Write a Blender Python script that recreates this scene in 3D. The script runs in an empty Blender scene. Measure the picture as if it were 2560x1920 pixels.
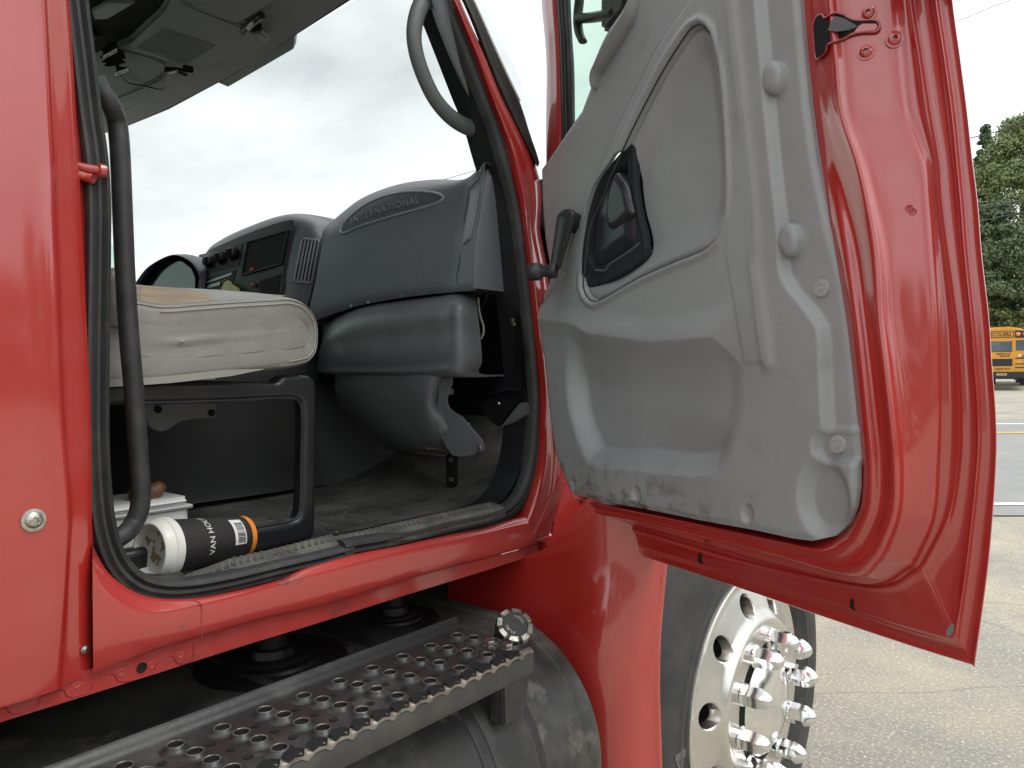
import bpy, bmesh, math, random
import numpy as np
from mathutils import Vector, Matrix
from mathutils.bvhtree import BVHTree
random.seed(7); rng = np.random.default_rng(7)
S = bpy.context.scene; COL = S.collection
# ---------------------------------------------------------------- camera
FPX = 1923.0; EYE = 1.30
YAW, PITCH, ROLL = math.radians(40.64), math.radians(1.55), math.radians(0.8)
_f = Vector((-math.sin(YAW)*math.cos(PITCH), math.cos(YAW)*math.cos(PITCH), -math.sin(PITCH)))
_r0 = Vector((math.cos(YAW), math.sin(YAW), 0)); _u0 = _r0.cross(_f)
_r = _r0*math.cos(ROLL) - _u0*math.sin(ROLL); _u = _u0*math.cos(ROLL) + _r0*math.sin(ROLL)
CAM = Vector((0, 0, EYE))
cd = bpy.data.cameras.new('camera'); cam = bpy.data.objects.new('camera', cd); COL.objects.link(cam)
cam.matrix_world = Matrix(((_r.x, _u.x, -_f.x, 0), (_r.y, _u.y, -_f.y, 0), (_r.z, _u.z, -_f.z, EYE), (0, 0, 0, 1)))
cd.sensor_width = 36; cd.lens = FPX/2560*36; cd.clip_start = 0.02; cd.clip_end = 2000
S.camera = cam
# ---------------------------------------------------------------- sky
SUN_EL, SUN_AZ = math.radians(58), math.radians(75)      # azimuth clockwise from +Y
w = bpy.data.worlds.new('World'); S.world = w; w.use_nodes = True
nt = w.node_tree; nt.nodes.clear()
def wn(t, **k):
    n = nt.nodes.new(t)
    for a, b in k.items(): setattr(n, a, b)
    return n
out = wn('ShaderNodeOutputWorld'); bg = wn('ShaderNodeBackground'); bg2 = wn('ShaderNodeBackground')
sky = wn('ShaderNodeTexSky', sky_type='NISHITA', sun_disc=False, sun_elevation=SUN_EL, sun_rotation=SUN_AZ)
bg.inputs['Strength'].default_value = 0.09
tc = wn('ShaderNodeTexCoord'); mp = wn('ShaderNodeMapping')
mp.inputs['Scale'].default_value = (1.0, 1.0, 1.7); mp.inputs['Location'].default_value = (8*1.37, 8*.71, .62+8*.9)
n1 = wn('ShaderNodeTexNoise'); n1.inputs['Scale'].default_value = 1.7; n1.inputs['Detail'].default_value = 7; n1.inputs['Roughness'].default_value = 0.52
n1.inputs['Distortion'].default_value = 0.25
cr = wn('ShaderNodeValToRGB')
for i, (p, c) in enumerate([(0.33, (0.56, 0.59, 0.595)), (0.46, (0.90, 0.925, 0.925)), (0.56, (1.10, 1.11, 1.10)), (0.72, (1.5, 1.5, 1.47))]):
    e = cr.color_ramp.elements[i] if i < 2 else cr.color_ramp.elements.new(p)
    e.position = p; e.color = (*c, 1)
nt.links.new(tc.outputs['Generated'], mp.inputs['Vector']); nt.links.new(mp.outputs[0], n1.inputs['Vector'])
nt.links.new(n1.outputs['Fac'], cr.inputs['Fac']); nt.links.new(cr.outputs[0], bg2.inputs['Color'])
bg2.inputs['Strength'].default_value = 1.0
nt.links.new(sky.outputs[0], bg.inputs['Color'])
mx = wn('ShaderNodeMixShader'); mx.inputs['Fac'].default_value = 0.9
nt.links.new(bg.outputs[0], mx.inputs[1]); nt.links.new(bg2.outputs[0], mx.inputs[2]); nt.links.new(mx.outputs[0], out.inputs['Surface'])
sd = bpy.data.lights.new('sun', 'SUN'); sd.energy = 1.0; sd.angle = math.radians(25); sd.color = (1, 0.97, 0.92)
sun = bpy.data.objects.new('sun', sd); COL.objects.link(sun)
sdir = Vector((math.sin(SUN_AZ)*math.cos(SUN_EL), math.cos(SUN_AZ)*math.cos(SUN_EL), math.sin(SUN_EL)))
sun.location = sdir*30; sun.rotation_euler = sdir.to_track_quat('Z', 'Y').to_euler()
S.view_settings.view_transform = 'Standard'; S.view_settings.look = 'None'
S.view_settings.exposure = 0.6; S.view_settings.gamma = 1.0; S.view_settings.use_curve_mapping = False
S.render.engine = 'CYCLES'; S.cycles.max_bounces = 10; S.cycles.transparent_max_bounces = 12
# ---------------------------------------------------------------- photo-to-place helpers
CROP = dict(A=(0, 0, .42194), B=(800, 0, .42194), C=(1300, 0, .42194), D=(1900, 0, .42199), E=(200, 500, .36157), F=(750, 400, .36171),
            G=(750, 850, .36157), H=(1300, 600, .48232), I=(0, 1000, .36157), J=(0, 1450, .36166), K=(600, 1450, .40687),
            L=(1500, 1350, .34355), M=(1950, 800, .42185), N=(2000, 1300, .37383), P=(200, 850, .39180), Z=(0, 0, 1.0))
def px(c, pts):
    x0, y0, s = CROP[c]
    return [(x0+p[0]*s, y0+p[1]*s) for p in pts]
def ray(x, y): return (_f + _r*((x-1280)/FPX) + _u*((960-y)/FPX))
def PN(x, y, n, d):
    v = ray(x, y); t = (d - n.dot(CAM))/n.dot(v); return CAM + v*t
def PX(x, y, X): return PN(x, y, Vector((1, 0, 0)), X)
def PY(x, y, Y): return PN(x, y, Vector((0, 1, 0)), Y)
def PZ(x, y, Z): return PN(x, y, Vector((0, 0, 1)), Z)
# door frame: hinge line, direction along the door, normal to the inside
DO = Vector((-0.945, 1.20, 0)); DE = PN(2440, 1664, Vector((0, 0, 1)), EYE-0.322)
DD = Vector((DE.x-DO.x, DE.y-DO.y, 0)); DOOR_LEN = DD.length; DD.normalize()
DNRM = Vector((DD.y, -DD.x, 0))
if DNRM.dot(CAM-DO) < 0: DNRM = -DNRM
DNRM.z = 0
def PD(x, y, h=0.0): return PN(x, y, DNRM, DNRM.dot(DO)+h)
def d_uv(p): q = p-DO; return (q.dot(DD), p.z)
def d_pt(u, v, h): return DO + DD*u + DNRM*h + Vector((0, 0, v))
# ---------------------------------------------------------------- object helpers
WM = {}
def tag(o, label, cat, group=None):
    o['label'] = label; o['category'] = cat
    if group: o['group'] = group
    return o
def link(o, parent=None, M=None):
    COL.objects.link(o); M = M or Matrix.Identity(4); WM[o] = M
    if parent is not None:
        o.parent = parent; o.matrix_parent_inverse = WM[parent].inverted()
    o.matrix_basis = M
    return o
def empty(name, loc):
    o = bpy.data.objects.new(name, None); o.empty_display_size = .2
    return link(o, None, Matrix.Translation(loc))
def finish(me, m, smooth=True, angle=35):
    me.materials.append(m)
    if smooth:
        me.shade_smooth(); me.set_sharp_from_angle(angle=math.radians(angle))
def mesh(name, V, F, m, parent=None, smooth=True, angle=35, thick=0):
    me = bpy.data.meshes.new(name); me.from_pydata([tuple(v) for v in V], [], F); me.update()
    finish(me, m, smooth, angle)
    o = link(bpy.data.objects.new(name, me), parent)
    if thick:
        md = o.modifiers.new('thickness', 'SOLIDIFY'); md.thickness = thick; md.offset = -1 if thick > 0 else 1; md.thickness = abs(thick)
    return o
def frombm(name, bm, m, parent=None, smooth=True, angle=35):
    me = bpy.data.meshes.new(name); bm.normal_update(); bm.to_mesh(me); bm.free(); finish(me, m, smooth, angle)
    return link(bpy.data.objects.new(name, me), parent)
def inst(name, src, M, parent):
    o = bpy.data.objects.new(name, src if isinstance(src, bpy.types.Mesh) else src.data); return link(o, parent, M)
def frame(o, x, y, z):
    return Matrix(((x.x, y.x, z.x, o.x), (x.y, y.y, z.y, o.y), (x.z, y.z, z.z, o.z), (0, 0, 0, 1)))
def crom(pts, n, closed=False):
    """Catmull-Rom through pts, n samples, spaced by chord length"""
    P = np.array([tuple(p) for p in pts], float); m = len(P)
    if closed: P = np.vstack([P[-1:], P, P[:2]])
    else: P = np.vstack([2*P[0]-P[1], P, 2*P[-1]-P[-2]])
    k = m if closed else m-1
    d = np.sqrt(np.linalg.norm(np.diff(P, axis=0), axis=1))+1e-9; t = np.concatenate([[0], np.cumsum(d)])
    d1 = np.linalg.norm(np.diff(P[1:k+2], axis=0), axis=1); s = np.concatenate([[0], np.cumsum(d1)])
    q = np.linspace(0, s[-1], n, endpoint=not closed); res = []
    for x in q:
        i = min(max(np.searchsorted(s, x, 'right')-1, 0), k-1); f = (x-s[i])/(d1[i]+1e-12)
        t0, t1, t2, t3 = t[i:i+4]; T = t1+(t2-t1)*f; p0, p1, p2, p3 = P[i:i+4]
        A1 = (t1-T)/(t1-t0)*p0+(T-t0)/(t1-t0)*p1; A2 = (t2-T)/(t2-t1)*p1+(T-t1)/(t2-t1)*p2; A3 = (t3-T)/(t3-t2)*p2+(T-t2)/(t3-t2)*p3
        B1 = (t2-T)/(t2-t0)*A1+(T-t0)/(t2-t0)*A2; B2 = (t3-T)/(t3-t1)*A2+(T-t1)/(t3-t1)*A3
        res.append((t2-T)/(t2-t1)*B1+(T-t1)/(t2-t1)*B2)
    return [Vector(r) for r in res]
def crom_idx(pts, sub):
    """Catmull-Rom by index: sub samples between neighbours"""
    P = np.array([tuple(p) for p in pts], float); P = np.vstack([2*P[0]-P[1], P, 2*P[-1]-P[-2]]); res = []
    for i in range(1, len(P)-2):
        for j in range(sub):
            f = j/sub
            res.append(.5*((2*P[i])+(-P[i-1]+P[i+1])*f+(2*P[i-1]-5*P[i]+4*P[i+1]-P[i+2])*f*f+(-P[i-1]+3*P[i]-3*P[i+1]+P[i+2])*f**3))
    res.append(P[-2]); return [Vector(r) for r in res]
def lin_idx(pts, sub):
    res = []
    for i in range(len(pts)-1):
        for j in range(sub): res.append(pts[i].lerp(pts[i+1], j/sub))
    res.append(pts[-1]); return res
def patch(name, rails, m, parent=None, n=None, sub=6, subx=4, smoothx=True, thick=0, angle=40, index=False):
    """surface through rails; rails resampled to n along, subx between rails"""
    R = [crom_idx(r, sub) if index else crom(r, n) for r in rails]
    cols = []
    for j in range(len(R[0])):
        c = [r[j] for r in R]; cols.append(crom_idx(c, subx) if smoothx else lin_idx(c, subx))
    a, b = len(cols), len(cols[0]); V = [p for c in cols for p in c]
    F = [(i*b+j, (i+1)*b+j, (i+1)*b+j+1, i*b+j+1) for i in range(a-1) for j in range(b-1)]
    return mesh(name, V, F, m, parent, True, angle, thick)
def sweep(name, path, prof, m, parent=None, closed=False, up=None, angle=45, cap=True, scale=None):
    """profile (list of (a,b)) along path; a along side vector, b along up"""
    n = len(path); V = []; k = len(prof); F = []; prev = None
    for i in range(n):
        if closed: t = path[(i+1) % n]-path[i-1]
        else: t = path[min(i+1, n-1)]-path[max(i-1, 0)]
        t = t.normalized()
        if up is not None: u = up - t*up.dot(t)
        elif prev is None:
            u = Vector((0, 0, 1)) if abs(t.z) < .9 else Vector((1, 0, 0)); u = u - t*u.dot(t)
        else: u = prev - t*prev.dot(t)
        u.normalize(); prev = u; s = t.cross(u); sc = scale[i] if scale else 1
        V += [path[i]+s*(a*sc)+u*(b*sc) for a, b in prof]
    for i in range(n if closed else n-1):
        i2 = (i+1) % n
        for j in range(k):
            j2 = (j+1) % k; F.append((i*k+j, i2*k+j, i2*k+j2, i*k+j2))
    if cap and not closed: F += [tuple(range(k))[::-1], tuple((n-1)*k+j for j in range(k))]
    return mesh(name, V, F, m, parent, True, angle)
def circ(r, k=12, ry=None): return [(r*math.cos(2*math.pi*i/k), (ry or r)*math.sin(2*math.pi*i/k)) for i in range(k)]
def tube(name, path, r, m, parent=None, n=None, k=12, closed=False, scale=None):
    return sweep(name, crom(path, n, closed) if n else path, circ(r, k), m, parent, closed, scale=scale)
def prism(name, pts, ext, m, parent=None, bevel=0, segs=2, angle=35):
    """polygon pts (3D) extruded along ext"""
    bm = bmesh.new(); vs = [bm.verts.new(p) for p in pts]; f = bm.faces.new(vs)
    r = bmesh.ops.extrude_face_region(bm, geom=[f]); nv = [e for e in r['geom'] if isinstance(e, bmesh.types.BMVert)]
    for v in nv: v.co += ext
    bmesh.ops.recalc_face_normals(bm, faces=bm.faces)
    if bevel: bmesh.ops.bevel(bm, geom=list(bm.edges), offset=bevel, segments=segs, affect='EDGES', clamp_overlap=True)
    return frombm(name, bm, m, parent, True, angle)
def box_bm(bm, c, d, M=None, bevel=0, segs=2):
    r = bmesh.ops.create_cube(bm, size=1); vs = r['verts']
    for v in vs: v.co = Vector((v.co.x*d[0], v.co.y*d[1], v.co.z*d[2]))
    es = list({e for v in vs for e in v.link_edges})
    if bevel:
        rr = bmesh.ops.bevel(bm, geom=es, offset=bevel, segments=segs, affect='EDGES', clamp_overlap=True)
        vs = list({v for f in rr['faces'] for v in f.verts} | {v for v in vs if v.is_valid})
    for v in vs: v.co = (M @ v.co if M else v.co) + Vector(c)
def box(name, c, d, m, parent=None, M=None, bevel=0, segs=2):
    bm = bmesh.new(); box_bm(bm, c, d, M, bevel, segs); return frombm(name, bm, m, parent)
def lathe(name, prof, M, m, parent=None, k=48, angle=35):
    """prof list of (r, z) turned about local Z of frame M"""
    V = []; F = []; n = len(prof)
    for i in range(k):
        a = 2*math.pi*i/k
        V += [M @ Vector((r*math.cos(a), r*math.sin(a), z)) for r, z in prof]
    for i in range(k):
        i2 = (i+1) % k
        for j in range(n-1): F.append((i*n+j, i2*n+j, i2*n+j+1, i*n+j+1))
    me = bpy.data.meshes.new(name); me.from_pydata([tuple(v) for v in V], [], F)
    bm = bmesh.new(); bm.from_mesh(me); bmesh.ops.remove_doubles(bm, verts=bm.verts, dist=1e-6); bpy.data.meshes.remove(me)
    return frombm(name, bm, m, parent, True, angle)
def bvh(o):
    dg = bpy.context.evaluated_depsgraph_get(); e = o.evaluated_get(dg); return BVHTree.FromObject(e, dg)
def hit(t, x, y):
    h = t.ray_cast(CAM, ray(x, y).normalized())
    if h[0] is None: return None, None
    n = h[1]
    if n.dot(CAM-h[0]) < 0: n = -n
    return h[0], n
def hitp(t, x, y, off=0):
    p, n = hit(t, x, y)
    if p is None:
        for r in (2, 5, 9, 14, 22, 35):
            for k in range(12):
                p, n = hit(t, x+r*math.cos(k*math.pi/6), y+r*math.sin(k*math.pi/6))
                if p is not None: break
            if p is not None: break
    return p+n*off if p is not None else None
def text_mesh(s, ext=0.0, font_bold=False, spacing=1.0, offset=0.0):
    cu = bpy.data.curves.new('t', 'FONT'); cu.body = s; cu.size = 1; cu.resolution_u = 3; cu.space_character = spacing; cu.offset = offset; cu.fill_mode = 'FRONT'
    o = bpy.data.objects.new('t', cu); COL.objects.link(o); dg = bpy.context.evaluated_depsgraph_get(); dg.update()
    me = bpy.data.meshes.new_from_object(o.evaluated_get(dg)); bpy.data.objects.remove(o); bpy.data.curves.remove(cu)
    V = np.array([tuple(v.co) for v in me.vertices]); F = [tuple(p.vertices) for p in me.polygons]; bpy.data.meshes.remove(me)
    return V, F
def text_on(name, s, place, m, parent=None, thick=0.0008, offset=0.0, sub=0, spacing=1.0):
    """place(u,v)->3D point; u across the whole text 0..1, v 0..1 over cap height"""
    V, F = text_mesh(s, offset=offset, spacing=spacing)
    x0, x1 = V[:, 0].min(), V[:, 0].max(); y0, y1 = V[:, 1].min(), V[:, 1].max()
    bm = bmesh.new(); vs = [bm.verts.new((v[0], v[1], 0)) for v in V]
    for f in F:
        try: bm.faces.new([vs[i] for i in f])
        except ValueError: pass
    if sub: bmesh.ops.subdivide_edges(bm, edges=[e for e in bm.edges if e.calc_length() > .12], cuts=sub)
    for v in bm.verts:
        v.co = place((v.co.x-x0)/(x1-x0), (v.co.y-y0)/(y1-y0))
    bmesh.ops.triangulate(bm, faces=bm.faces)
    if thick:
        bm.normal_update()
        r = bmesh.ops.extrude_face_region(bm, geom=list(bm.faces)); nv = [e for e in r['geom'] if isinstance(e, bmesh.types.BMVert)]
        for v in nv: v.co += (CAM-v.co).normalized()*thick
    return frombm(name, bm, m, parent, False)
def bilin(q): # q: bottom-left, bottom-right, top-right, top-left
    return lambda u, v: (q[0]*(1-u)+q[1]*u)*(1-v)+(q[3]*(1-u)+q[2]*u)*v
def sdf(P, poly):
    """signed distance (negative inside) of Nx2 points to polygon"""
    poly = np.asarray(poly, float); d = np.full(len(P), 1e9); s = np.zeros(len(P), bool); n = len(poly)
    for i in range(n):
        a, b = poly[i], poly[(i+1) % n]; e = b-a; w_ = P-a
        t = np.clip((w_@e)/(e@e+1e-12), 0, 1); q = w_-t[:, None]*e; d = np.minimum(d, np.einsum('ij,ij->i', q, q))
        c = (a[1] > P[:, 1]) != (b[1] > P[:, 1])
        with np.errstate(divide='ignore', invalid='ignore'): xx = (b[0]-a[0])*(P[:, 1]-a[1])/(b[1]-a[1])+a[0]
        s ^= c & (P[:, 0] < xx)
    d = np.sqrt(d); return np.where(s, -d, d)
def pdist(P, line):
    line = np.asarray(line, float); d = np.full(len(P), 1e9)
    for i in range(len(line)-1):
        a, b = line[i], line[i+1]; e = b-a; w_ = P-a; t = np.clip((w_@e)/(e@e+1e-12), 0, 1); q = w_-t[:, None]*e
        d = np.minimum(d, np.einsum('ij,ij->i', q, q))
    return np.sqrt(d)
def sm(x): x = np.clip(x, 0, 1); return x*x*(3-2*x)
def sheet(name, outline, step, height, to3d, m, parent=None, skirt=0.0, holes=(), angle=40):
    """relief surface: grid inside the outline (2D), height(P)->h, to3d(u,v,h)"""
    out_ = np.asarray(outline, float); lo = out_.min(0)-step; hi = out_.max(0)+step
    gx = np.arange(lo[0], hi[0], step); gy = np.arange(lo[1], hi[1], step); nx, ny = len(gx), len(gy)
    P = np.stack(np.meshgrid(gx, gy, indexing='ij'), -1).reshape(-1, 2)
    def D(Q):
        d = sdf(Q, out_)
        for h_ in holes: d = np.maximum(d, -sdf(Q, h_))
        return d
    d = D(P); g = d.reshape(nx, ny)
    inside = g < step*.75
    cell = inside[:-1, :-1] & inside[1:, :-1] & inside[:-1, 1:] & inside[1:, 1:]
    cell &= (np.minimum.reduce([g[:-1, :-1], g[1:, :-1], g[:-1, 1:], g[1:, 1:]]) < -step*.05)
    idx = -np.ones(nx*ny, int); use = np.zeros((nx, ny), bool)
    use[:-1, :-1] |= cell; use[1:, :-1] |= cell; use[:-1, 1:] |= cell; use[1:, 1:] |= cell
    cnt = np.zeros((nx, ny), int); cnt[:-1, :-1] += cell; cnt[1:, :-1] += cell; cnt[:-1, 1:] += cell; cnt[1:, 1:] += cell
    sel = use.reshape(-1); Q = P[sel].copy(); idx[sel] = np.arange(sel.sum()); bd = (cnt.reshape(-1)[sel] < 4)
    e = step*.05
    for _ in range(4):
        B = Q[bd]; db = D(B); gx_ = (D(B+[e, 0])-D(B-[e, 0]))/(2*e); gy_ = (D(B+[0, e])-D(B-[0, e]))/(2*e)
        gn = np.sqrt(gx_**2+gy_**2)+1e-9; Q[bd] = B-np.stack([gx_/gn*db, gy_/gn*db], -1)*.9
    h = height(Q); V = [to3d(Q[i, 0], Q[i, 1], h[i]) for i in range(len(Q))]; F = []
    ii, jj = np.nonzero(cell)
    for i, j in zip(ii, jj):
        F.append((idx[i*ny+j], idx[(i+1)*ny+j], idx[(i+1)*ny+j+1], idx[i*ny+j+1]))
    if skirt:
        from collections import Counter
        ec = Counter()
        for f in F:
            for k in range(4): ec[tuple(sorted((f[k], f[(k+1) % 4])))] += 1
        mp_ = {}
        for f in list(F):
            for k in range(4):
                a, b = f[k], f[(k+1) % 4]
                if ec[tuple(sorted((a, b)))] == 1:
                    for q in (a, b):
                        if q not in mp_: mp_[q] = len(V); V.append(to3d(Q[q, 0], Q[q, 1], h[q]-skirt))
                    F.append((b, a, mp_[a], mp_[b]))
    return mesh(name, V, F, m, parent, True, angle)
# ---------------------------------------------------------------- materials
def mat(name, col, rough=.5, metal=0, coat=0, coat_rough=.03, var=None, vscale=8, vlo=.45, vhi=.6, vdetail=6, bump=0, bscale=200, bdetail=2, spec=.5, stretch=(1, 1, 1), var2=None, v2scale=30, v2lo=.55, v2hi=.7, rvar=0, voro=False, bdist=.002):
    m = bpy.data.materials.new(name); m.use_nodes = True; t = m.node_tree; b = t.nodes['Principled BSDF']
    def s(k, v): b.inputs[k].default_value = v
    s('Base Color', (*col, 1)); s('Roughness', rough); s('Metallic', metal); s('Coat Weight', coat); s('Coat Roughness', coat_rough); s('Coat IOR', 1.8 if coat >= .8 else 1.5); s('Specular IOR Level', spec)
    tcn = t.nodes.new('ShaderNodeTexCoord'); mpn = t.nodes.new('ShaderNodeMapping'); mpn.inputs['Scale'].default_value = stretch
    t.links.new(tcn.outputs['Object'], mpn.inputs[0]); cur = None
    def layer(cur, c2, sc, lo, hi, det):
        n = t.nodes.new('ShaderNodeTexNoise'); n.inputs['Scale'].default_value = sc; n.inputs['Detail'].default_value = det; n.inputs['Roughness'].default_value = .65
        t.links.new(mpn.outputs[0], n.inputs['Vector'])
        mr = t.nodes.new('ShaderNodeMapRange'); mr.inputs['From Min'].default_value = lo; mr.inputs['From Max'].default_value = hi; t.links.new(n.outputs['Fac'], mr.inputs['Value'])
        mi = t.nodes.new('ShaderNodeMix'); mi.data_type = 'RGBA'; t.links.new(mr.outputs[0], mi.inputs['Factor'])
        if cur is None: mi.inputs['A'].default_value = (*col, 1)
        else: t.links.new(cur, mi.inputs['A'])
        mi.inputs['B'].default_value = (*c2, 1); return mi.outputs['Result'], mr.outputs[0]
    fac = None
    if var: cur, fac = layer(cur, var, vscale, vlo, vhi, vdetail)
    if var2: cur, f2 = layer(cur, var2, v2scale, v2lo, v2hi, 8); fac = fac or f2
    if cur: t.links.new(cur, b.inputs['Base Color'])
    if rvar and fac:
        ma = t.nodes.new('ShaderNodeMath'); ma.operation = 'MULTIPLY_ADD'; ma.inputs[1].default_value = rvar; ma.inputs[2].default_value = rough
        t.links.new(fac, ma.inputs[0]); t.links.new(ma.outputs[0], b.inputs['Roughness'])
    if bump:
        if voro: n = t.nodes.new('ShaderNodeTexVoronoi'); o_ = 'Distance'
        else: n = t.nodes.new('ShaderNodeTexNoise'); n.inputs['Detail'].default_value = bdetail; o_ = 'Fac'
        n.inputs['Scale'].default_value = bscale; t.links.new(mpn.outputs[0], n.inputs['Vector'])
        bu = t.nodes.new('ShaderNodeBump'); bu.inputs['Strength'].default_value = bump; bu.inputs['Distance'].default_value = bdist
        t.links.new(n.outputs[o_], bu.inputs['Height']); t.links.new(bu.outputs[0], b.inputs['Normal'])
    return m
def glass(name, tint, refl=.08):
    m = bpy.data.materials.new(name); m.use_nodes = True; t = m.node_tree; t.nodes.clear()
    o = t.nodes.new('ShaderNodeOutputMaterial'); tr = t.nodes.new('ShaderNodeBsdfTransparent'); tr.inputs[0].default_value = (*tint, 1)
    gl = t.nodes.new('ShaderNodeBsdfGlossy'); gl.inputs['Roughness'].default_value = .02; lw = t.nodes.new('ShaderNodeLayerWeight')
    pw = t.nodes.new('ShaderNodeMath'); pw.operation = 'POWER'; pw.inputs[1].default_value = 5; t.links.new(lw.outputs['Facing'], pw.inputs[0])
    ma = t.nodes.new('ShaderNodeMath'); ma.operation = 'MULTIPLY_ADD'; ma.inputs[1].default_value = .8; ma.inputs[2].default_value = refl*.5; t.links.new(pw.outputs[0], ma.inputs[0])
    mi = t.nodes.new('ShaderNodeMixShader'); t.links.new(ma.outputs[0], mi.inputs[0]); t.links.new(tr.outputs[0], mi.inputs[1]); t.links.new(gl.outputs[0], mi.inputs[2]); t.links.new(mi.outputs[0], o.inputs[0])
    return m
RED = mat('red_paint', (.42, .019, .014), .42, coat=1, coat_rough=.09, var=(.385, .019, .014), vscale=5, vlo=.3, vhi=.75, var2=(.40, .05, .045), v2scale=9, v2lo=.56, v2hi=.8, bump=.1, bscale=130, bdist=.001)
REDD = mat('dirty_red_paint', (.46, .032, .027), .45, coat=.8, coat_rough=.14, var=(.40, .034, .03), vscale=6, vlo=.4, vhi=.7, var2=(.09, .035, .03), v2scale=16, v2lo=.585, v2hi=.72, bump=.08, bscale=120, bdist=.001, stretch=(1, .5, 1))
TRIM = mat('grey_door_plastic', (.322, .343, .352), .36, spec=.55, var=(.29, .31, .318), vscale=6, vlo=.35, vhi=.7, var2=(.25, .262, .262), v2scale=15, v2lo=.58, v2hi=.78, bump=.38, bscale=420, bdetail=4, bdist=.0014, rvar=.08)
DASH = mat('dark_grey_dash_plastic', (.148, .160, .175), .47, var=(.125, .136, .149), vscale=5, vlo=.3, vhi=.75, bump=.5, bscale=420, bdist=.001, var2=(.17, .18, .18), v2scale=14, v2lo=.63, v2hi=.8)
DASHD = mat('scuffed_dash_plastic', (.132, .143, .155), .40, var=(.10, .106, .110), vscale=7, vlo=.4, vhi=.65, bump=.5, bscale=420, bdist=.001, var2=(.20, .19, .165), v2scale=24, v2lo=.6, v2hi=.75, stretch=(.5, 1, 1))
BLK = mat('black_plastic', (.013, .0135, .016), .34, bump=.12, bscale=500, bdist=.001, var=(.019, .0195, .022), vscale=10)
BLKG = mat('glossy_black', (.010, .010, .012), .6, spec=.12)
VOID = mat('matt_black', (.006, .006, .007), .9)
RUB = mat('rubber', (.026, .027, .029), .55, var=(.055, .056, .056), vscale=18, vlo=.48, vhi=.72, bump=.25, bscale=350, bdist=.001)
RUBD = mat('dusty_rubber', (.05, .05, .048), .7, var=(.16, .15, .125), vscale=14, vlo=.42, vhi=.66, bump=.4, bscale=300, bdist=.0015)
SEATM = mat('grey_vinyl', (.265, .26, .243), .40, var=(.215, .21, .197), vscale=9, vlo=.4, vhi=.7, bump=.5, bscale=260, bdetail=4, bdist=.0012, rvar=.1)
FABR = mat('tan_seat_fabric', (.34, .27, .19), .9, var=(.27, .21, .15), vscale=20, bump=.4, bscale=900)
HEADL = mat('headliner_plastic', (.23, .25, .262), .55, var=(.20, .22, .23), vscale=6, bump=.2, bscale=700, bdist=.001)
ALU = mat('polished_aluminium', (.76, .745, .72), .26, 1, var=(.62, .60, .56), vscale=9, vlo=.4, vhi=.75, rvar=.14, bump=.05, bscale=60, bdist=.001)
CHROME = mat('chrome', (.84, .84, .84), .15, 1)
STEEL = mat('worn_steel', (.5, .48, .45), .38, 1, var=(.25, .23, .21), vscale=60, vlo=.45, vhi=.65)
WHITEP = mat('white_plastic', (.72, .73, .72), .4, var=(.6, .6, .57), vscale=14, vlo=.45, vhi=.7)
# ---------------------------------------------------------------- ground and road
def ground_z(x, y):
    d = math.hypot(x, y); return -0.0095*max(0, d-4)
ASPH = mat('gritty_asphalt', (.30, .288, .258), .9, var=(.47, .42, .31), vscale=.8, vlo=.41, vhi=.62, vdetail=10, var2=(.70, .66, .56), v2scale=75, v2lo=.53, v2hi=.68, bump=1.0, bscale=80, bdetail=6, bdist=.01)
ROADM = mat('road_asphalt', (.27, .27, .265), .85, var=(.33, .33, .32), vscale=.8, vlo=.4, vhi=.65, bump=.5, bscale=90, bdetail=5, bdist=.006, stretch=(1, 1, 1))
WLINE = mat('white_road_paint', (.75, .75, .72), .7, var=(.5, .5, .48), vscale=6, vlo=.5, vhi=.7)
YLINE = mat('yellow_road_paint', (.62, .42, .14), .7, var=(.45, .34, .17), vscale=6, vlo=.5, vhi=.7)
def asphalt_cracks(m):
    t = m.node_tree; b = t.nodes['Principled BSDF']; src = b.inputs['Base Color'].links[0].from_socket
    tcn = t.nodes.new('ShaderNodeTexCoord'); n = t.nodes.new('ShaderNodeTexNoise'); n.inputs['Scale'].default_value = 1.4; n.inputs['Detail'].default_value = 5
    ad = t.nodes.new('ShaderNodeMix'); ad.data_type = 'RGBA'; ad.inputs['Factor'].default_value = .12
    v = t.nodes.new('ShaderNodeTexVoronoi'); v.feature = 'DISTANCE_TO_EDGE'; v.inputs['Scale'].default_value = .9
    t.links.new(tcn.outputs['Object'], n.inputs['Vector']); t.links.new(tcn.outputs['Object'], ad.inputs['A']); t.links.new(n.outputs['Color'], ad.inputs['B']); t.links.new(ad.outputs['Result'], v.inputs['Vector'])
    mr = t.nodes.new('ShaderNodeMapRange'); mr.inputs['From Min'].default_value = .0; mr.inputs['From Max'].default_value = .008; mr.inputs['To Min'].default_value = .28; mr.inputs['To Max'].default_value = 0; t.links.new(v.outputs['Distance'], mr.inputs['Value'])
    mi = t.nodes.new('ShaderNodeMix'); mi.data_type = 'RGBA'; t.links.new(mr.outputs[0], mi.inputs['Factor']); t.links.new(src, mi.inputs['A']); mi.inputs['B'].default_value = (.10, .09, .08, 1)
    t.links.new(mi.outputs['Result'], b.inputs['Base Color'])
asphalt_cracks(ASPH)
rad = [0, .8, 1.6, 2.4, 3.2, 4, 6, 9, 13, 18, 25, 35, 50, 75, 110, 160, 240, 360, 520, 750]; V = []; F = []; K = 48
for r_ in rad:
    for i in range(K):
        a = 2*math.pi*i/K; V.append((r_*math.cos(a), r_*math.sin(a), ground_z(r_, 0)))
for j in range(len(rad)-1):
    for i in range(K): F.append((j*K+i, j*K+(i+1) % K, (j+1)*K+(i+1) % K, (j+1)*K+i))
g = mesh('ground', V, F, ASPH, angle=180); g['kind'] = 'structure'
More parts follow.
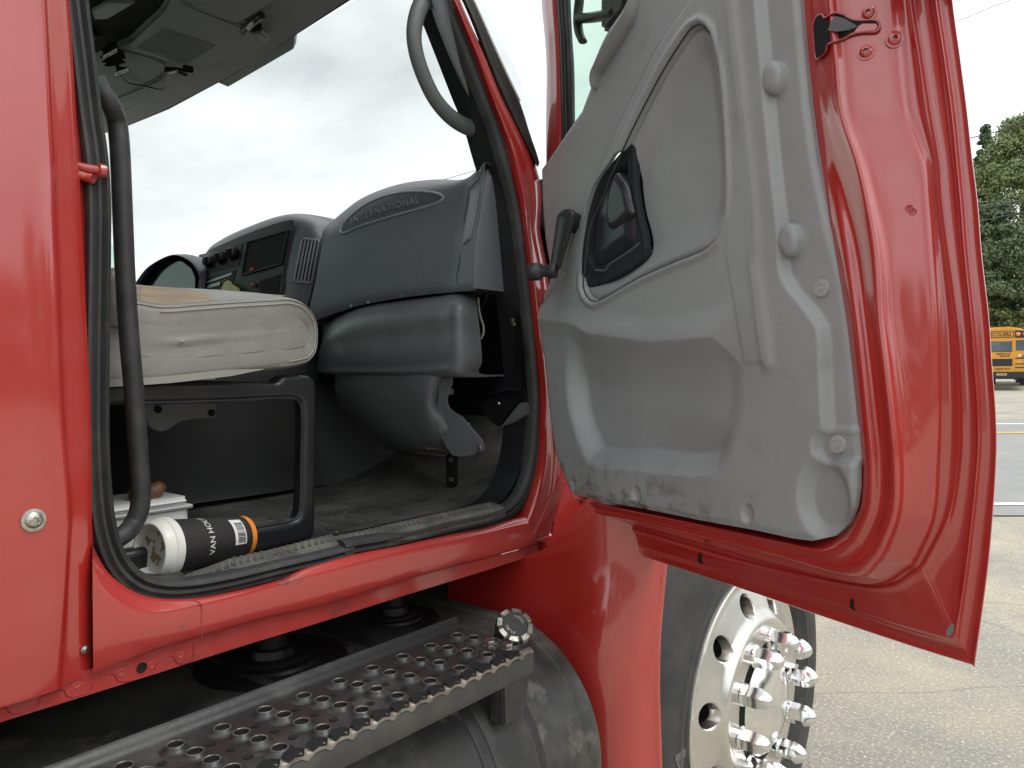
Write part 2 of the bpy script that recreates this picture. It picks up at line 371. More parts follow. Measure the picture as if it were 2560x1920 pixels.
def strip(name, d0, d1, m, dz, half=70, skew=0.0):
    """band across the view: d0..d1 metres away along the camera's heading"""
    f2 = Vector((-math.sin(YAW-.06), math.cos(YAW-.06), 0)); r2 = Vector((f2.y, -f2.x, 0)); V = []; F = []; n = 60
    for i in range(n+1):
        s_ = -half+2*half*i/n
        for d_ in (d0, (d0+d1)/2, d1):
            p = f2*d_+r2*s_; V.append((p.x, p.y, ground_z(p.x, p.y)+dz))
    for i in range(n):
        for j in range(2): F.append((i*3+j, (i+1)*3+j, (i+1)*3+j+1, i*3+j+1))
    o = mesh(name, V, F, m, angle=180); o['kind'] = 'structure'; return o
strip('road', 6.6, 17.6, ROADM, .012)
strip('road_edge_line', 7.05, 7.19, WLINE, .018)
strip('road_centre_line', 14.4, 14.75, YLINE, .022)
strip('road_far_edge_line', 16.7, 17.0, WLINE, .018)
# ---------------------------------------------------------------- the truck
XS = -0.95                                     # outer plane of the cab side
truck = tag(empty('truck', (-1.97, .9, 0)), 'red truck cab with its grey-lined passenger door swung open', 'truck')
# rear cab panel with its folded edge
crease = [(59, -1500), (69, -1200), (92, -700), (112, -160), (118, 0), (126, 150), (133, 300), (139, 400), (143, 550), (150, 700), (157, 900), (163, 1036), (177, 1217), (181, 1270), (174, 1398), (168, 1506), (162, 1600), (154, 1720)]
edge = [(107, -1500), (120, -1200), (142, -700), (166, -160), (173, 0), (184, 170), (190, 300), (196, 392), (204, 550), (211, 700), (219, 850), (226, 1000), (229, 1130), (230, 1253), (230, 1362), (229, 1450), (230, 1560), (231, 1702)]
rails = [[Vector((XS+.002, -1.25, PX(c[0], c[1], XS).z)) for c in crease], [Vector((XS+.003, -.4, PX(c[0], c[1], XS).z)) for c in crease], [Vector((XS+.004, PX(-150, 900, XS).y, PX(c[0], c[1], XS).z)) for c in crease], [Vector((XS+.003, PX(c[0]-45, c[1], XS).y, PX(c[0], c[1], XS).z)) for c in crease], [PX(c[0]-8, c[1]+2, XS+.001) for c in crease], [PX(c[0], c[1], XS-.003) for c in crease],
         [PX(c[0]*.62+e[0]*.38, e[1], XS-.006) for c, e in zip(crease, edge)], [PX(c[0]*.25+e[0]*.75, e[1], XS-.009) for c, e in zip(crease, edge)], [PX(e[0]-3, e[1], XS-.013) for e in edge], [PX(e[0], e[1], XS-.018) for e in edge], [PX(e[0]-6, e[1], XS-.05) for e in edge], [PX(e[0]-12, e[1], XS-.11) for e in edge]]
patch('rear_cab_panel', rails, RED, truck, n=80, subx=3)
def torx(name, c, nrm, r, m, parent):
    """dome screw with a star socket"""
    z = nrm.normalized(); x = z.orthogonal().normalized(); y = z.cross(x); M = frame(c, x, y, z)
    V = []; F = []; K = 24; prof = [(r*1.0, 0), (r*1.0, r*.16), (r*.72, r*.2), (r*.66, r*.38), (r*.5, r*.52), (-1, r*.56), (-1, r*.2)]
    for i in range(K):
        a = 2*math.pi*i/K; st = r*(.30+.07*math.cos(6*a))
        for q, zz in prof:
            rr = st if q < 0 else q; V.append(M @ Vector((rr*math.cos(a), rr*math.sin(a), zz)))
    n = len(prof)
    for i in range(K):
        for j in range(n-1): F.append((i*n+j, ((i+1) % K)*n+j, ((i+1) % K)*n+j+1, i*n+j+1))
    F.append(tuple(i*n+n-1 for i in range(K)))
    return mesh(name, V, F, m, parent, True, 30)
torx('bolt', PX(83, 1300, XS+.004), Vector((1, 0, 0)), .0125, mat('zinc_bolt', (.62, .60, .56), .35, 1, var=(.45, .42, .37), vscale=120), truck)
torx('screw', PX(212, 1624, XS-.006), Vector((1, 0, 0)), .0045, STEEL, truck)
# rocker sill under the opening
s0 = px('I', [(640, 1000), (690, 1110), (760, 1210), (860, 1290), (980, 1350), (1130, 1375), (1300, 1372), (1500, 1345), (1936, 1240)])+px('G', [(0, 1590), (340, 1490), (700, 1420), (1000, 1355), (1280, 1300), (1480, 1235), (1560, 1215)])
s1 = px('I', [(640, 1150), (700, 1270), (800, 1370), (950, 1445), (1130, 1460), (1350, 1420), (1500, 1390), (1936, 1275)])+px('G', [(0, 1645), (340, 1555), (700, 1465), (1000, 1400), (1300, 1335), (1480, 1285), (1580, 1262)])
s2 = [(233, 1668), (300, 1646), (362, 1627), (506, 1588), (650, 1548), (800, 1513), (900, 1484), (1010, 1450), (1148, 1412), (1250, 1386), (1345, 1360)]
s3 = [(-60, 1826), (0, 1806), (200, 1744), (400, 1681), (600, 1617), (800, 1556), (1000, 1492), (1180, 1437), (1352, 1382)]
c0 = crom([PX(a, b, XS-.03) for a, b in s0], 70); c1a = crom([PX(a, b+1, XS-.010) for a, b in s0], 70)
c1 = crom([PX(a, b, XS) for a, b in s1], 70)
c1b = crom([PX(a, b+7, XS+.003) for a, b in s1], 70)
c2 = crom([PX(a, b-5, XS+.003) for a, b in s2], 70); c2b = crom([PX(a, b, XS-.007) for a, b in s2], 70)
patch('sill_panel', [c0, c1a, c1, c1b, c2, c2b], REDD, truck, n=70, subx=3)
s2l = [(-260, 1834), (-60, 1768), (160, 1694)]+s2
c2c = [PX(a, b+1, XS-.008) for a, b in s2l]
c2d = [PX(a, b+9, XS-.0085) for a, b in s2l]
s3l = [(-260, 1888)]+s3
patch('sill_flange', [c2c, c2d, [PX(a, b, XS-.009) for a, b in s3l], [PX(a, b-3, XS-.03) for a, b in s3l]], REDD, truck, n=60, subx=2, smoothx=False)
tubepath = px('J', [(0, 880), (45, 885), (70, 920), (130, 925), (210, 895), (255, 870), (280, 810), (340, 785), (440, 760), (460, 800), (520, 805), (620, 760), (645, 700), (780, 650), (815, 695), (880, 700), (1050, 640), (1090, 570), (1190, 525), (1230, 575), (1310, 560), (1335, 520), (1335, 450)])
tube('seam_bead', [PX(a, b, XS-.0086) for a, b in tubepath], .0007, mat('seam_red', (.30, .012, .016), .5), truck, n=120, k=6)
for (a, b) in px('J', [(535, 725), (835, 640), (1050, 590), (1250, 520)]): lathe('spot_weld', [(0, 0), (.0028, 0), (.0038, .0003), (.0048, 0)], frame(PX(a, b, XS-.0086), Vector((0, 1, 0)), Vector((0, 0, 1)), Vector((1, 0, 0))), REDD, truck, k=14)
a, b = px('J', [(980, 605)])[0]
lathe('drain_hole', [(.0062, .0008), (.0055, .0012), (.0048, 0), (.0001, -.0001)], frame(PX(a, b, XS-.0078), Vector((0, 1, 0)), Vector((0, 0, 1)), Vector((1, 0, 0))), VOID, truck, k=16)
a = px('J', [(1310, 135), (1385, 165), (1390, 300), (1395, 395)]); tube('panel_seam', [PX(p, q, XS+.0035) for p, q in a], .0009, mat('seam_dust', (.30, .055, .05), .8), truck, n=20, k=6)
# red front jamb and A-pillar
j0 = px('G', [(1500, 1330), (1560, 1215), (1610, 1060), (1640, 930), (1662, 800), (1667, 600), (1672, 400), (1655, 150)])+px('F', [(1630, 1200), (1610, 1000), (1580, 700), (1550, 480), (1525, 290), (1485, 110)])+px('B', [(1130, 930), (1070, 740), (1000, 560), (930, 360), (850, 160), (785, 0), (700, -200)])+[(1010, -290), (925, -500), (798, -800)]
off = [70, 75, 70, 62, 55, 45, 45, 45, 45, 45, 40, 36, 50, 60, 55, 42, 32, 27, 22, 20, 20, 20, 20, 22, 26]
def jx(y): return XS-.012-.10*max(0, (700-y)/700)**1.5*.6      # tumblehome of the upper cab
patch('front_jamb', [[PX(a-34, b-10, jx(b)-.05) for a, b in j0], [PX(a, b, jx(b)-.004) for a, b in j0], [PX(a+o*.25, b, jx(b)+.008) for (a, b), o in zip(j0, off)], [PX(a+o*.55, b, jx(b)+.004) for (a, b), o in zip(j0, off)], [PX(a+o*.8, b, jx(b)+.006) for (a, b), o in zip(j0, off)], [PX(a+o, b, jx(b)-.012) for (a, b), o in zip(j0, off)], [PX(a+o+4, b, jx(b)-.05) for (a, b), o in zip(j0, off)]], RED, truck, n=80, subx=3)
m0 = [(828, -800), (955, -500), (1040, -290)]+px('B', [(735, -200), (840, 0), (925, 200), (995, 400), (1080, 600), (1180, 800), (1262, 950), (1285, 985)]); m1 = [(862, -800), (985, -500), (1070, -290)]+px('B', [(800, -200), (905, 0), (995, 200), (1085, 400), (1180, 600), (1245, 800), (1296, 945), (1300, 965)])
patch('pillar_moulding', [[PX(a, b, jx(b)-.012) for a, b in m0], [PX(a*.7+c*.3, b, jx(b)+.004) for (a, b), (c, d) in zip(m0, m1)], [PX(a*.4+c*.6, b, jx(b)-.002) for (a, b), (c, d) in zip(m0, m1)], [PX(c, d, jx(d)-.004) for c, d in m1], [PX(c, d, jx(d)-.04) for c, d in m1]], RUB, truck, n=40, subx=3)
tube('pillar_trim_strip', [PX(c+2, d, jx(d)-.003) for c, d in m1[:-3]], .0022, mat('pale_trim', (.6, .57, .53), .4), truck, n=30, k=8)
# door seal: a grooved rubber section right round the opening
sp = [(122, -1480), (135, -1200), (156, -700), (180, -130), (190, 0), (207, 139), (226, 295), (240, 392), (247, 506), (247, 600), (246, 700), (243, 900), (243, 1085), (248, 1203), (258, 1301), (278, 1375), (305, 1422), (350, 1457), (411, 1470), (474, 1467), (570, 1450), (700, 1419), (800, 1396), (873, 1376)]
sp2 = [(850, 1374), (873, 1369),  (1000, 1346), (1120, 1317), (1215, 1296), (1262, 1278), (1294, 1246), (1318, 1190), (1331, 1120), (1335, 1050), (1337, 990), (1329, 880), (1317, 762), (1306, 653), (1296, 581), (1285, 508), (1270, 443), (1257, 400), (1232, 312), (1202, 236), (1170, 152), (1137, 67), (1110, 0), (1055, -130), (978, -310), (895, -510), (775, -800)]
gro = [(-.017, -.008), (-.0165, .006), (-.012, .013), (-.006, .0145), (-.003, .009), (-.001, .008), (.002, .0125), (.007, .013), (.010, .008), (.012, .0075), (.014, .010), (.019, .009), (.021, .002), (.021, -.008)]
def seal(name, pts, sx, n, flip=1):
    path = crom([PX(a, b, (jx(b) if a > 900 else XS)-.024) for a, b in pts], n)
    return sweep(name, path, [(a*flip*sx, b) for a, b in gro], RUB, truck, up=Vector((1, 0, 0)), angle=50)
seal('door_seal', sp, .72, 110, 1); seal('door_seal', sp2, .85, 110, 1)
# inner jamb return (dark trim behind the seal)
inn = [(a+14, b-(16 if 250 < a < 1280 else 0)) if a < 600 else (a-20, b-16) for a, b in sp+sp2]
patch('jamb_trim', [[PX(a, b, (jx(b) if a > 900 else XS)-.03) for a, b in inn], [PX(a, b, (jx(b) if a > 900 else XS)-.03)+Vector((-.06, 0, 0)) for a, b in inn]], BLK, truck, n=150, subx=2)
rj = [(e[0], e[1]) for e in edge if e[1] < 1400]
patch('rear_jamb', [[PX(a-2, b, XS-.016) for a, b in rj], [PX(a+14, b, XS-.030) for a, b in rj], [PX(a+34, b, XS-.034) for a, b in rj], [PX(a+44, b, XS-.05) for a, b in rj]], RED, truck, n=50, subx=3)
# roof rail and outer roof above the opening
pA, pB = PX(805, -800, jx(-800)), PX(100, -1500, XS-.02)
rp = crom([pA+Vector((0, .03, -.03)), pA, pA.lerp(pB, .5)+Vector((.0, 0, .05)), pB, pB+Vector((0, -.5, .01)), pB+Vector((0, -1.1, .01))], 40)
sweep('roof_rail', rp, circ(.045, 14, .035), RED, truck)
tube('door_seal', [p+Vector((-.02, 0, -.05)) for p in rp[6:28]], .014, RUB, truck, k=10)
rz = max(p.z for p in rp)
rows_ = [[Vector((p.x, p.y, p.z)) for p in rp]]
for f_, up_ in ((.12, .06), (.35, .10), (.65, .10), (.88, .06), (1.0, 0)): rows_.append([Vector((p.x-2.05*f_, p.y+(.22*math.sin(math.pi*f_) if i < 3 else 0), p.z+up_)) for i, p in enumerate(rp)])
patch('roof_skin', rows_, RED, truck, n=40, subx=4)
# latch striker on the rear jamb
st = px('A', [(465, 985), (530, 1000), (600, 1010)]); tube('striker_pin', [PX(a, b, XS-.02+.008*i) for i, (a, b) in enumerate(st)], .0055, RED, truck, n=10, k=12)
tube('striker_pin', [PX(a, b, XS-.02+.006*i) for i, (a, b) in enumerate(px('A', [(465, 1035), (520, 1050), (555, 1060)]))], .0060, RED, truck, n=10, k=12)
lathe('striker_head', [(0, 0), (.0075, 0), (.008, .002), (.008, .006), (.0065, .008), (0, .008)], frame(PX(*px('A', [(585, 1008)])[0], XS), Vector((0, 0, 1)), Vector((1, 0, 0)), Vector((0, 1, 0))), RED, truck, k=18)
prism('striker_plate', [PX(a, b, XS-.012) for a, b in px('A', [(520, 1040), (580, 1020), (575, 1060), (545, 1090), (520, 1070)])], Vector((.004, 0, 0)), mat('primer_red', (.30, .05, .05), .5), truck, .001)
# ---------------------------------------------------------------- fender behind the wheel
WC = CAM + (_f + _r*((1913-1280)/FPX) + _u*((960-1757)/FPX))*1.728       # nut circle centre
XW = WC.x
def fend(cols):  # cols: list of (px list, X or Y offsets)
    return cols
fy = [1150, 1230, 1300, 1412, 1487, 1590, 1694, 1797, 1920, 2050]
lip = [1674, 1673, 1672, 1668, 1661, 1653, 1650, 1652, 1656, 1662]
lipX = XW-.012
lp = [PX(a, b, lipX) for a, b in zip(lip, fy)]
def off_pt(p, dx, dy): return Vector((p.x+dx, p.y+dy, p.z))
fr = [[off_pt(p, -.46, -.118) for p in lp], [off_pt(p, -.30, -.113) for p in lp], [off_pt(p, -.20, -.108) for p in lp], [off_pt(p, -.12, -.100) for p in lp], [off_pt(p, -.065, -.084) for p in lp], [off_pt(p, -.03, -.055) for p in lp], [off_pt(p, -.010, -.016) for p in lp], [off_pt(p, -.002, -.004) for p in lp], [off_pt(p, -.003, .004) for p in lp], [off_pt(p, -.02, .006) for p in lp]]
zcap = PX(1340, 1400, XS).z
for r_, ycap in zip(fr[:4], (1400, 1395, 1350, 1230)):
    zcap = PX(1340, ycap, XS).z; zb_ = min(p.z for p in r_); zt_ = max(p.z for p in r_)
    for i, p in enumerate(r_): r_[i] = Vector((p.x, p.y, zb_+(p.z-zb_)*(zcap-zb_)/(zt_-zb_)))
patch('fender', fr, RED, truck, n=40, subx=5)
# cowl side and hinge plate in front of the opening
cw = px('G', [(1600, 1375), (1700, 1150), (1800, 930), (1850, 800), (1900, 600)])
prism('hinge_gusset', [PX(a, b, XS-.004) for a, b in px('G', [(1600, 1377), (1650, 1265), (1720, 1105), (1800, 935), (1835, 1000), (1790, 1140), (1725, 1352)])], Vector((-.012, 0, 0)), RED, truck, .003)
prism('cowl_side', [PX(a, b, XS-.045) for a, b in px('G', [(1560, 1400), (1735, 1340), (1760, 1200), (1850, 950), (2000, 700), (2250, 900), (2250, 1500), (1760, 1800), (1550, 1520)])], Vector((-.02, 0, 0)), RED, truck, .004)
box('sill_end_cap', PX(1345, 1374, XS-.03), (.05, .012, .034), RED, truck, bevel=.003)
prism('fender_brace', [PX(a, b, XS-.035) for a, b in px('G', [(1535, 1500), (1640, 1470), (1600, 1659), (1560, 1659)])], Vector((-.004, 0, 0)), RED, truck, .001)
a = px('G', [(1465, 1622), (1535, 1610)]); tube('pointed_screw', [PX(*a[0], XS-.06), PX(*a[1], XS-.06)], .006, RED, truck, k=10, scale=[.25, 1])
# ---------------------------------------------------------------- front wheel
Xd, Yd, Zd = Vector((1, 0, 0)), Vector((0, -1, 0)), Vector((0, 0, 1))
WB = frame(WC, Yd, Zd, Yd.cross(Zd)); 
if WB.col[2].x < 0: WB = frame(WC, Vector((0, 1, 0)), Zd, Xd)
wheel = link(bpy.data.objects.new('wheel', None), truck, Matrix.Translation(WC))
# local frame: x,y in the wheel plane, z outwards
WBm = frame(WC, Vector((0, 1, 0)), Zd, Xd)
TYRE = mat('tyre_rubber', (.03, .031, .032), .7, var=(.055, .054, .051), vscale=14, vlo=.42, vhi=.68, bump=.2, bscale=200, bdist=.001)
TZ = -.04
def tr_(r): return .284+(r-.325)*1.072
def rr_(r): return r if r < .19 else .19+(r-.19)*.685
tp = [(.325, -.03), (.330, -.006), (.336, .002), (.345, -.002), (.352, .004), (.372, .010), (.378, .0145), (.384, .0115), (.40, .0125), (.43, .012), (.452, .008), (.462, .003), (.466, -.001), (.486, -.008), (.49, -.012), (.505, -.017), (.520, -.024), (.535, -.035), (.543, -.042), (.547, -.062), (.547, -.075), (.538, -.076), (.538, -.084), (.549, -.085), (.549, -.118), (.538, -.119), (.538, -.128), (.55, -.129), (.55, -.17), (.538, -.171), (.538, -.18), (.549, -.181), (.549, -.225), (.53, -.25), (.43, -.27), (.33, -.24)]
lathe('tyre', [(tr_(a), b+TZ) for a, b in tp], WBm, TYRE, wheel, k=128, angle=30)
# tread sipes on the shoulder
bm = bmesh.new()
for i in range(150):
    a = 2*math.pi*i/150; M = (Matrix.Rotation(a, 4, 'Z') @ Matrix.Translation((tr_(.5455), 0, -.052+TZ))).to_4x4(); vs = bmesh.ops.create_cube(bm, size=1)['verts']
    for v in vs: v.co = WBm @ (M @ Vector((v.co.x*.007, v.co.y*.011, v.co.z*.022)))
frombm('tread_blocks', bm, TYRE, wheel)['kind'] = 'stuff'
def rim_z(r):
    pts = [(.0, -.012), (.10, -.008), (.118, -.004), (.17, -.003), (.180, -.001), (.188, -.005), (.196, -.014), (.210, -.024), (.243, -.036), (.275, -.047), (.292, -.053), (.300, -.054), (.308, -.050), (.316, -.045), (.322, -.044), (.328, -.047), (.331, -.056)]
    return float(np.interp(r, [rr_(p[0]) for p in pts], [p[1] if p[0] < .19 else p[1]*.8 for p in pts]))
V = []; F = []
HR, HRAD, NH = .2215, .0285, 10
def ring(rs, k=120):
    global V, F
    base = len(V)
    for r_ in rs:
        for i in range(k):
            a = 2*math.pi*i/k; V.append(WBm @ Vector((r_*math.cos(a), r_*math.sin(a), rim_z(r_))))
    for j in range(len(rs)-1):
        for i in range(k): F.append((base+j*k+i, base+j*k+(i+1) % k, base+(j+1)*k+(i+1) % k, base+(j+1)*k+i))
ring([.06, .09, .11, .118, .14, .165, .172, .178, .184, .187, .190, .193])
ring([rr_(q) for q in (.288, .292, .297, .302, .306, .311, .316, .319, .322, .325, .328, .331)])
a0 = math.radians(180-10.3)
for h_ in range(NH):
    th = a0 - h_*2*math.pi/NH; dt = math.pi/NH; kk = 12     # sector with a hand hole
    bd = []
    for i in range(kk): bd.append((.193, th-dt+2*dt*i/kk))
    for i in range(kk): bd.append((.193+(rr_(.288)-.193)*i/kk, th+dt))
    for i in range(kk): bd.append((rr_(.288), th+dt-2*dt*i/kk))
    for i in range(kk): bd.append((rr_(.288)-(rr_(.288)-.193)*i/kk, th-dt))
    cx, cy = HR*math.cos(th), HR*math.sin(th); base = len(V); n = len(bd); L_ = 5
    for (r_, t_) in bd:
        x, y = r_*math.cos(t_), r_*math.sin(t_); an = math.atan2(y-cy, x-cx); hx, hy = cx+HRAD*math.cos(an), cy+HRAD*math.sin(an)
        for q in range(L_+1):
            f_ = q/L_; X_, Y_ = x+(hx-x)*f_, y+(hy-y)*f_; V.append(WBm @ Vector((X_, Y_, rim_z(math.hypot(X_, Y_)))))
        V.append(WBm @ Vector((cx+(HRAD-.0025)*math.cos(an), cy+(HRAD-.0025)*math.sin(an), rim_z(math.hypot(hx, hy))-.003)))
        V.append(WBm @ Vector((cx+(HRAD-.003)*math.cos(an), cy+(HRAD-.003)*math.sin(an), rim_z(math.hypot(hx, hy))-.030)))
    m_ = L_+3
    for i in range(n):
        for q in range(m_-1): F.append((base+i*m_+q, base+((i+1) % n)*m_+q, base+((i+1) % n)*m_+q+1, base+i*m_+q+1))
rimo = mesh('rim', V, F, ALU, wheel, angle=40)
bm = bmesh.new(); bm.from_mesh(rimo.data); bmesh.ops.remove_doubles(bm, verts=bm.verts, dist=1e-5); bm.to_mesh(rimo.data); bm.free()
lathe('rim_barrel', [(.2865, -.046), (.278, -.09), (.272, -.13), (.255, -.16), (.18, -.17), (.05, -.17), (0.001, -.17)], WBm, mat('dark_steel', (.03, .03, .032), .6), wheel, k=64)
lathe('hub_cover', [(.113, -.008), (.113, .002), (.109, .0045), (.10, .012), (.08, .022), (.055, .029), (.03, .033), (.0005, .034)], WBm, CHROME, wheel, k=64)
lathe('hub_gap', [(.126, -.0025), (.1135, -.0028), (.1135, -.006)], WBm, VOID, wheel, k=48)
# bullet nut cover (built once, shared)
V = []; F = []; prof = [(.0262, 0, 0), (.0268, .004, 0), (.0262, .013, 0), (.0245, .017, 0), (.0228, .019, 1), (.0234, .021, 1), (.0234, .052, 1), (.0222, .060, .9), (.0192, .069, .6), (.0145, .077, .3), (.009, .0825, .1), (.0035, .0855, 0), (.0002, .086, 0)]; K = 36
for i in range(K):
    a = 2*math.pi*i/K; q = ((a+math.pi/6) % (math.pi/3))-math.pi/6; hexf = math.cos(math.pi/6)/math.cos(q)
    for r_, z_, hx in [(a_, b_*.86, c_) for a_, b_, c_ in [(q0*.94, q1, q2) for q0, q1, q2 in prof]]: rr = r_*(1-hx+hx*hexf*1.08); V.append((rr*math.cos(a), rr*math.sin(a), z_))
n = len(prof)
for i in range(K):
    for j in range(n-1): F.append((i*n+j, ((i+1) % K)*n+j, ((i+1) % K)*n+j+1, i*n+j+1))
nm = bpy.data.meshes.new('lug_nut'); nm.from_pydata(V, [], F); finish(nm, CHROME, True, 20)
for i in range(10):
    th = math.radians(180+9.5)+i*math.pi/5
    inst('lug_nut', nm, WBm @ Matrix.Translation((.1429*math.cos(th), .1429*math.sin(th), -.004)) @ Matrix.Rotation(th+.3*i, 4, 'Z'), wheel)
TL = mat('raised_letter_rubber', (.11, .11, .108), .7)
for ch, an in (('H', 26), ('2', 15.5), ('4', 1.0)):
    # letters stand on the sidewall, reading upwards round the tyre
    t_ = math.radians(180+an); R_ = .340
    def pl(u, v, t_=t_, R_=R_):
        w_ = .062 if ch != 'H' else .05
        ang = t_ - (u-.5)*w_/R_; rr = R_-.018+.042*v
        return WBm @ Vector((rr*math.cos(ang), rr*math.sin(ang), .0132+TZ))
    text_on('tyre_letter', ch, pl, TL, wheel, thick=.0012, offset=.02)
# ---------------------------------------------------------------- fuel tank
TANK = mat('black_tank_paint', (.035, .036, .037), .42, var=(.13, .127, .115), vscale=5, vlo=.42, vhi=.66, var2=(.24, .225, .195), v2scale=13, v2lo=.56, v2hi=.76, bump=.25, bscale=60, bdetail=4, bdist=.002)
tank = link(bpy.data.objects.new('fuel_tank', None), truck, Matrix.Translation((XS+.0, .4, .4)))
def tank_sec(s_=1.0, ztop=None):
    # rounded section (X,Z): outer face at XTO, corner radius .2
    pts = []; xo, zt, xi, zb, R_ = XTO, ZTT, XTO-.66, ZTT-.62, .205
    for cx, cz, a_ in ((xo-R_, zt-R_, 0), (xi+R_, zt-R_, 90), (xi+R_, zb+R_, 180), (xo-R_, zb+R_, 270)):
        for i in range(13):
            t_ = math.radians(a_+90*i/12); pts.append((cx+R_*math.cos(t_), cz+R_*math.sin(t_)))
    cxm, czm = (xo+xi)/2, (zt+zb)/2
    return [(cxm+(x-cxm)*s_, czm+(z-czm)*s_) for x, z in pts]
YT = 1.085
pe = PY(1498, 1870, YT); pt = PY(1345, 1566, YT)
XTO = pe.x; ZTT = pt.z+.004
secs = [(-1.2, 1), (-.6, 1), (0, 1), (.5, 1), (.8, 1), (YT-.03, 1), (YT-.027, 1.006), (YT-.012, 1.012), (YT, 1.012), (YT+.003, 1.004), (YT+.012, .97), (YT+.03, .86), (YT+.045, .6), (YT+.05, .2)]
V = []; F = []
for y_, s_ in secs: V += [Vector((x, y_, z)) for x, z in tank_sec(s_)]
k = len(tank_sec())
for i in range(len(secs)-1):
    for j in range(k): F.append((i*k+j, (i+1)*k+j, (i+1)*k+(j+1) % k, i*k+(j+1) % k))
mesh('tank_body', V, F, TANK, tank, angle=28)
def strap(name, y0, y1, s_, m):
    V = []; F = []; pr = [(y0, s_-.004), (y0, s_), (y0+.004, s_+.004), (y1-.004, s_+.004), (y1, s_), (y1, s_-.004)]
    for y_, q in pr: V += [Vector((x, y_, z)) for x, z in tank_sec(q)]
    for i in range(len(pr)-1):
        for j in range(k): F.append((i*k+j, (i+1)*k+j, (i+1)*k+(j+1) % k, i*k+(j+1) % k))
    return mesh(name, V, F, m, tank, angle=28)
ys = PX(*px('K', [(1640, 900)])[0], XTO).y
STRAP = mat('black_steel', (.03, .031, .033), .5, var=(.06, .06, .058), vscale=20)
strap('tank_strap', .835, .925, 1.012, STRAP); strap('strap_liner', .815, .945, 1.004, RUB)
# filler cap
cc = PZ(1286, 1566, ZTT+.045); ax = (Vector((.55, -.32, .72))).normalized(); x_ = ax.orthogonal().normalized(); MF = frame(cc-ax*.02, x_, ax.cross(x_), ax) @ Matrix.Scale(.74, 4)
lathe('filler_neck', [(.036, -.09), (.036, .006), (.03, .008), (.0, .008)], MF, STRAP, tank, k=28)
V = []; F = []; K = 48; prof = [(.036, .004), (.041, .006), (.0425, .012), (.0425, .030), (.0405, .035), (.030, .0365), (.0285, .034), (.0001, .034)]
for i in range(K):
    a = 2*math.pi*i/K; lob = (math.cos(8*a) > -.55)
    for j, (r_, z_) in enumerate(prof):
        rr = r_ - (.0055 if (not lob and 1 <= j <= 4) else 0); V.append(MF @ Vector((rr*math.cos(a), rr*math.sin(a), z_ - (.006 if not lob and j in (4,) else 0))))
n = len(prof)
for i in range(K):
    for j in range(n-1): F.append((i*n+j, ((i+1) % K)*n+j, ((i+1) % K)*n+j+1, i*n+j+1))
mesh('filler_cap', V, F, mat('cast_cap', (.52, .50, .47), .36, 1, var=(.25, .24, .22), vscale=90, vlo=.42, vhi=.62), tank, angle=25)
lathe('cap_disc', [(.0285, .0346), (.028, .0352), (0.0001, .0354)], MF, mat('cap_centre', (.05, .05, .05), .6), tank, k=32)
for t_, ang in (('DIESEL', 1.0), ('FUEL', 4.0)):
    def pl(u, v, ang=ang):
        a_ = ang-(u-.5)*1.5; rr = .017+.006*v; return MF @ Vector((rr*math.cos(a_), rr*math.sin(a_), .0356))
    text_on('cap_lettering', t_, pl, STEEL, tank, thick=.0003)
# ---------------------------------------------------------------- step over the tank
ZS = .862
STEP = mat('worn_black_step', (.022, .023, .025), .38, var=(.07, .071, .07), vscale=9, vlo=.47, vhi=.7, var2=(.24, .225, .19), v2scale=7, v2lo=.66, v2hi=.76, bump=.3, bscale=80, bdetail=5, bdist=.0015, rvar=.2)
EDGEM = mat('scraped_step_edge', (.34, .30, .265), .45, .5, var=(.14, .12, .10), vscale=40, vlo=.4, vhi=.65)
fe = PZ(1331, 1620, ZS); be = PZ(1128, 1580, ZS); XF, YE = fe.x, fe.y; XB = be.x; YB = -.45
step = link(bpy.data.objects.new('step', None), truck, Matrix.Translation(((XF+XB)/2, .3, ZS)))
def long_prof(name, prof, m, y0, y1, ny=24, angle=40, thick=0):
    V = []; F = []; k = len(prof)
    for i in range(ny+1):
        y_ = y0+(y1-y0)*i/ny; V += [Vector((a, y_, b)) for a, b in prof]
    for i in range(ny):
        for j in range(k-1): F.append((i*k+j, (i+1)*k+j, (i+1)*k+j+1, i*k+j+1))
    return mesh(name, V, F, m, step, angle=angle, thick=thick)
long_prof('tread_plate', [(XB-.018, ZS+.012), (XB-.019, ZS+.0145), (XB-.016, ZS+.0155), (XB-.011, ZS+.013), (XB-.008, ZS+.007), (XB-.005, ZS+.002), (XB-.001, ZS+.0004), (XB+.004, ZS), (XB+.08, ZS), (XF-.006, ZS), (XF-.002, ZS-.0015)], STEP, YB, YE-.002)
long_prof('front_apron', [(XF-.002, ZS-.004), (XF+.001, ZS-.008), (XF+.001, ZS-.034), (XF-.004, ZS-.042), (XF-.02, ZS-.042)], mat('apron_black', (.05, .05, .05), .5, var=(.07, .068, .063), vscale=16, bump=.15, bscale=300, bdist=.001), YB, YE+.001)
prism('end_plate', [Vector((XB+.01, YE, ZS-.002)), Vector((XF-.002, YE, ZS-.003)), Vector((XF, YE, ZS-.034)), Vector((XF-.006, YE, ZS-.042)), Vector((XB+.01, YE, ZS-.042))], Vector((0, .003, 0)), STEP, step)
